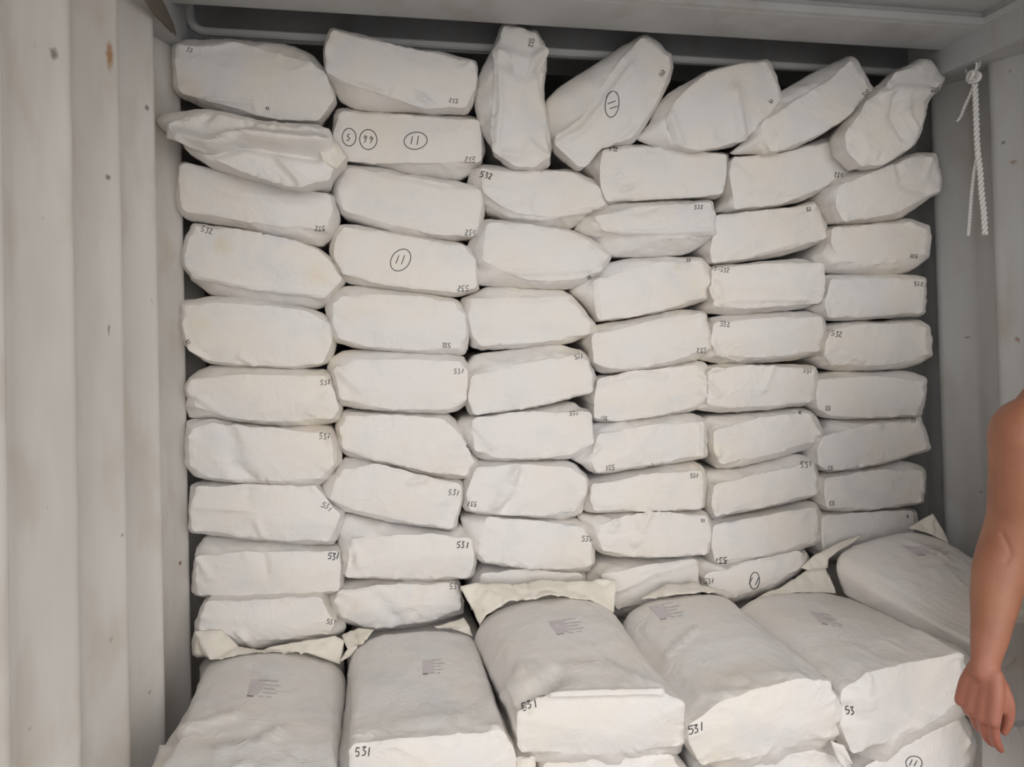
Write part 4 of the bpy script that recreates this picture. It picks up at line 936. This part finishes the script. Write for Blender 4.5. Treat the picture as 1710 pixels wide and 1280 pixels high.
def loft(cen, rad, sides=20, ref=Vector((1, 0, 0))):
    """elliptic rings about a centre line; rad = (along ref, across) per ring; rounded ends"""
    n = len(cen); cen = [Vector(c) for c in cen]; rings = []
    def ringat(p, t, ra, rb):
        a = (ref-t*ref.dot(t)); a = a.normalized() if a.length > 1e-4 else Vector((0, 1, 0)); b = t.cross(a)
        return [p+a*(ra*math.cos(2*math.pi*s/sides))+b*(rb*math.sin(2*math.pi*s/sides)) for s in range(sides)]
    R = [r if isinstance(r, tuple) else (r, r) for r in rad]
    t0 = (cen[1]-cen[0]).normalized(); t1 = (cen[-1]-cen[-2]).normalized()
    for q in (0.25, 0.6, 0.88):
        k = math.sqrt(1-(1-q)**2); rings.append(ringat(cen[0]-t0*(min(R[0])*(1-q)), t0, R[0][0]*k, R[0][1]*k))
    # smooth (Catmull-Rom) along the line
    for i in range(n-1):
        p0, p1, p2, p3 = cen[max(i-1, 0)], cen[i], cen[i+1], cen[min(i+2, n-1)]
        for s in range(6 if i < n-2 else 7):
            t = s/6
            pos = 0.5*((2*p1)+(p2-p0)*t+(2*p0-5*p1+4*p2-p3)*t*t+(3*p1-p0-3*p2+p3)*t**3)
            tg = (0.5*((p2-p0)+2*(2*p0-5*p1+4*p2-p3)*t+3*(3*p1-p0-3*p2+p3)*t*t)); tg = tg.normalized() if tg.length > 1e-6 else t1
            h = t*t*(3-2*t)*0.5+t*0.5
            rings.append(ringat(pos, tg, R[i][0]*(1-h)+R[i+1][0]*h, R[i][1]*(1-h)+R[i+1][1]*h))
    for q in (0.88, 0.6, 0.25):
        k = math.sqrt(1-(1-q)**2); rings.append(ringat(cen[-1]+t1*(min(R[-1])*(1-q)), t1, R[-1][0]*k, R[-1][1]*k))
    k0 = len(pm_v)
    for r in rings: pm_v.extend(r)
    for i in range(len(rings)-1):
        for s in range(sides):
            s2 = (s+1) % sides; pm_f.append((k0+i*sides+s, k0+i*sides+s2, k0+(i+1)*sides+s2, k0+(i+1)*sides+s))
    pm_f.append(tuple(k0+s for s in range(sides))[::-1]); e = k0+(len(rings)-1)*sides; pm_f.append(tuple(e+s for s in range(sides)))

YP = 1.17
def ap(x, y, dy=0.0): return atY(x, y, YP+dy)
sh = ap(1704, 722, 0.0)                       # right shoulder joint
TX = sh.x+0.228                               # centre line of the trunk
TY = YP+0.02
def body_pt(dx, dy, z): return Vector((TX+dx, TY+dy, z))
# trunk, neck, head
loft([body_pt(0,0,0.74), body_pt(0,0,0.82), body_pt(0,0.005,0.92), body_pt(0,0,1.02), body_pt(0,-0.005,1.14), body_pt(0,0,1.24), body_pt(0,0.01,1.31), body_pt(0,0.015,1.355)],
     [(0.130,0.100),(0.148,0.115),(0.143,0.105),(0.138,0.095),(0.155,0.108),(0.165,0.105),(0.135,0.080),(0.07,0.06)], 28)
loft([body_pt(0,0.02,1.30), body_pt(0,0.012,1.38), body_pt(0,0,1.43)], [(0.062,0.058),(0.055,0.056),(0.056,0.06)])
loft([body_pt(0,-0.030,1.435), body_pt(0,-0.022,1.465), body_pt(0,-0.005,1.52), body_pt(0,0.0,1.57), body_pt(0,0.002,1.61)], [(0.038,0.040),(0.056,0.066),(0.072,0.090),(0.076,0.094),(0.060,0.075)], 24)
loft([body_pt(0,-0.098,1.545), body_pt(0,-0.112,1.515), body_pt(0,-0.106,1.505)], [0.008,0.012,0.011], 10)
loft([body_pt(-0.022,-0.083,1.468), body_pt(0,-0.089,1.467), body_pt(0.022,-0.083,1.468)], [0.006,0.008,0.006], 10)
for s in (-1, 1):
    loft([body_pt(s*0.074,0.005,1.545), body_pt(s*0.082,0.008,1.52), body_pt(s*0.076,0.0,1.495)], [(0.008,0.016),(0.010,0.017),(0.008,0.010)], 10)
    loft([body_pt(s*0.012,-0.089,1.556), body_pt(s*0.035,-0.086,1.560), body_pt(s*0.055,-0.070,1.553)], [0.007,0.008,0.006], 8)
    # trapezius and legs
    loft([body_pt(s*0.03,0.02,1.37), body_pt(s*0.10,0.015,1.325), body_pt(s*0.165,0.0,1.285)], [0.045,0.050,0.048])
    loft([body_pt(s*0.070,0,0.80), body_pt(s*0.074,0,0.68), body_pt(s*0.076,-0.01,0.50), body_pt(s*0.086,-0.005,0.44), body_pt(s*0.086,0.012,0.33), body_pt(s*0.085,0.012,0.18), body_pt(s*0.085,0.012,0.075)],
         [0.076,0.074,0.058,0.055,0.056,0.040,0.036])
    loft([body_pt(s*0.085,0.035,0.036), body_pt(s*0.090,-0.04,0.036), body_pt(s*0.097,-0.13,0.024), body_pt(s*0.100,-0.165,0.019)], [(0.033,0.034),(0.040,0.034),(0.044,0.022),(0.036,0.017)], 16)
# the hanging right arm: shoulder, upper arm, elbow, forearm, wrist
loft([sh+Vector((0.07,0.005,0.030)), sh+Vector((0.010,0,0.004)), ap(1708,760), ap(1704,815,0.004), ap(1696,870,0.012), ap(1678,922,0.018), ap(1669,955,0.014), ap(1661,1000,0.0), ap(1654,1050,-0.016), ap(1646,1100,-0.03), ap(1644,1125,-0.035)],
     [(0.052,0.055),(0.059,0.062),(0.059,0.060),(0.054,0.058),(0.050,0.053),(0.049,0.048),(0.050,0.046),(0.043,0.042),(0.034,0.034),(0.0275,0.023),(0.0275,0.021)], 28)
# right hand: back of the hand turned to the viewer's left, fingers loosely curled
W0 = ap(1646, 1120, -0.035)
dn = Vector((-0.30, -0.02, -1)).normalized()
ac = Vector((-0.28, 0.95, 0.0)); ac = (ac-dn*ac.dot(dn)).normalized()    # index side -> little finger side
pal = dn.cross(ac); pal = pal if pal.x > 0 else -pal                      # towards the palm
def hp(d, a, p): return W0+dn*d+ac*a+pal*p
for a, d1 in ((-0.030, 0.080), (-0.010, 0.084), (0.011, 0.081), (0.030, 0.074)):
    loft([hp(0.0, a*0.55, 0.0), hp(0.035, a*0.85, -0.003), hp(d1, a, -0.004)], [(0.0155,0.0155),(0.0150,0.0150),(0.0125,0.0125)], 12)
loft([hp(0.008,-0.012,0.012), hp(0.035,-0.022,0.016), hp(0.055,-0.026,0.014)], [0.016,0.018,0.013], 12)
loft([hp(0.015,0.018,0.010), hp(0.045,0.024,0.012)], [0.016,0.014], 12)
for a, d1, Ls, cu, r in ((-0.030,0.080,(0.041,0.025,0.020),(28,50,60),0.0092), (-0.010,0.084,(0.044,0.028,0.021),(34,58,70),0.0095), (0.011,0.081,(0.041,0.026,0.020),(40,64,78),0.0090), (0.030,0.074,(0.033,0.020,0.018),(44,70,86),0.0080)):
    p = hp(d1-0.006, a, -0.003); pts = [p]; 
    for L, c in zip(Ls, cu):
        q = math.radians(c); p = p+(dn*math.cos(q)+pal*math.sin(q))*L-ac*a*0.05; pts.append(p)
    loft(pts, [r*1.1, r*1.02, r*0.95, r*0.72], 12, ref=ac)
loft([hp(0.012,-0.022,0.012), hp(0.040,-0.036,0.022), hp(0.072,-0.036,0.034), hp(0.100,-0.030,0.040)], [0.0135,0.0115,0.0105,0.0075], 12, ref=ac)
# left arm, hanging behind the frame edge
s2 = Vector((TX+0.175, TY, sh.z))
loft([s2+Vector((-0.06,0,0.02)), s2, s2+Vector((0.02,0.005,-0.14)), s2+Vector((0.025,0.01,-0.27)), s2+Vector((0.02,-0.02,-0.40)), s2+Vector((0.01,-0.05,-0.50))], [0.045,0.052,0.045,0.038,0.036,0.024], 20)
hw = s2+Vector((0.01,-0.05,-0.50))
loft([hw, hw+Vector((0,-0.006,-0.045)), hw+Vector((0,-0.008,-0.085))], [(0.014,0.026),(0.015,0.038),(0.013,0.036)], 14)
for i, yy in enumerate((-0.036, -0.014, 0.008, 0.028)):
    b0 = hw+Vector((0, yy, -0.08)); L = (0.036, 0.040, 0.037, 0.030)[i]
    loft([b0, b0+Vector((-0.004,0,-L)), b0+Vector((-0.018,0,-L-0.022)), b0+Vector((-0.034,0,-L-0.034))], [0.0095,0.009,0.0085,0.007], 10, ref=Vector((0,1,0)))
loft([hw+Vector((-0.006,-0.026,-0.02)), hw+Vector((-0.016,-0.050,-0.05)), hw+Vector((-0.024,-0.050,-0.085))], [0.013,0.011,0.008], 10)
me = pymesh('person_rough', pm_v, pm_f)
tmp = bpy.data.objects.new('person_rough', me); COL.objects.link(tmp)
rm = tmp.modifiers.new('remesh', 'REMESH'); rm.mode = 'VOXEL'; rm.voxel_size = 0.0034
sm = tmp.modifiers.new('smooth', 'SMOOTH'); sm.iterations = 7; sm.factor = 0.5
dg = bpy.context.evaluated_depsgraph_get(); dg.update()
pme = bpy.data.meshes.new_from_object(tmp.evaluated_get(dg)); pme.name = 'person'
bpy.data.objects.remove(tmp)
pbase = Vector((TX, TY, 0)); pme.transform(Matrix.Translation(-pbase))
pme.polygons.foreach_set('use_smooth', [True]*len(pme.polygons))
# the fold in the crook of the elbow
nv = len(pme.vertices); co = np.zeros(nv*3); pme.vertices.foreach_get('co', co); co = co.reshape(-1, 3)
no = np.zeros(nv*3); pme.vertices.foreach_get('normal', no); no = no.reshape(-1, 3)
pb = BVHTree.FromPolygons([tuple(p) for p in co+np.array(pbase)], [tuple(p.vertices) for p in pme.polygons])
def groove(pl, depth, hw):
    pts = []
    for x, y in pl:
        h_ = pb.ray_cast(CAM, ray(x, y).normalized())[0]
        if h_ is not None: pts.append(np.array(h_)-np.array(pbase))
    best = np.full(nv, 9.0)
    for a, b in zip(pts[:-1], pts[1:]):
        ab = b-a; t = np.clip((co-a)@ab/(ab@ab+1e-9), 0, 1); best = np.minimum(best, np.linalg.norm(co-a-t[:, None]*ab, axis=1))
    return no*(-depth*np.clip(1-best/hw, 0, 1)**1.3)[:, None]
dco = groove([(1674,892),(1682,908),(1688,926),(1681,937)], 0.0024, 0.009)
pme.vertices.foreach_set('co', (co+dco).ravel()); pme.update()
pme.materials.clear()
person = link('person', pme, M_SKIN); person.location = pbase
tag(person, 'person at right edge with bare shoulder and arm hanging down beside the sacks', 'person')
# shorts and hair (outside the photograph's frame)
pm_v, pm_f = [], []
loft([body_pt(0,0,0.74), body_pt(0,0,0.82), body_pt(0,0.005,0.93)], [(0.138,0.108),(0.155,0.123),(0.150,0.113)], 28)
for s in (-1, 1): loft([body_pt(s*0.070,0,0.80), body_pt(s*0.074,0,0.68), body_pt(s*0.076,-0.005,0.52)], [0.083,0.083,0.078], 24)
sho = link('shorts', pymesh('shorts', [v-pbase for v in pm_v], pm_f, True), plain('dark_cloth', (0.05, 0.055, 0.07), 0.85), person)
pm_v, pm_f = [], []
loft([body_pt(0,0.045,1.50), body_pt(0,0.030,1.56), body_pt(0,0.012,1.60), body_pt(0,0.004,1.622)], [(0.070,0.062),(0.080,0.085),(0.076,0.092),(0.060,0.072)], 24)
link('hair', pymesh('hair', [v-pbase for v in pm_v], pm_f, True), plain('black_hair', (0.015, 0.013, 0.012), 0.6), person)
for s in (-1, 1):
    pm_v, pm_f = [], []
    loft([body_pt(s*0.031,-0.080,1.535), body_pt(s*0.031,-0.083,1.535)], [(0.011,0.007),(0.011,0.007)], 12)
    link('eye', pymesh('eye', [v-pbase for v in pm_v], pm_f, True), plain('dark_eye', (0.05, 0.035, 0.03), 0.2), person)
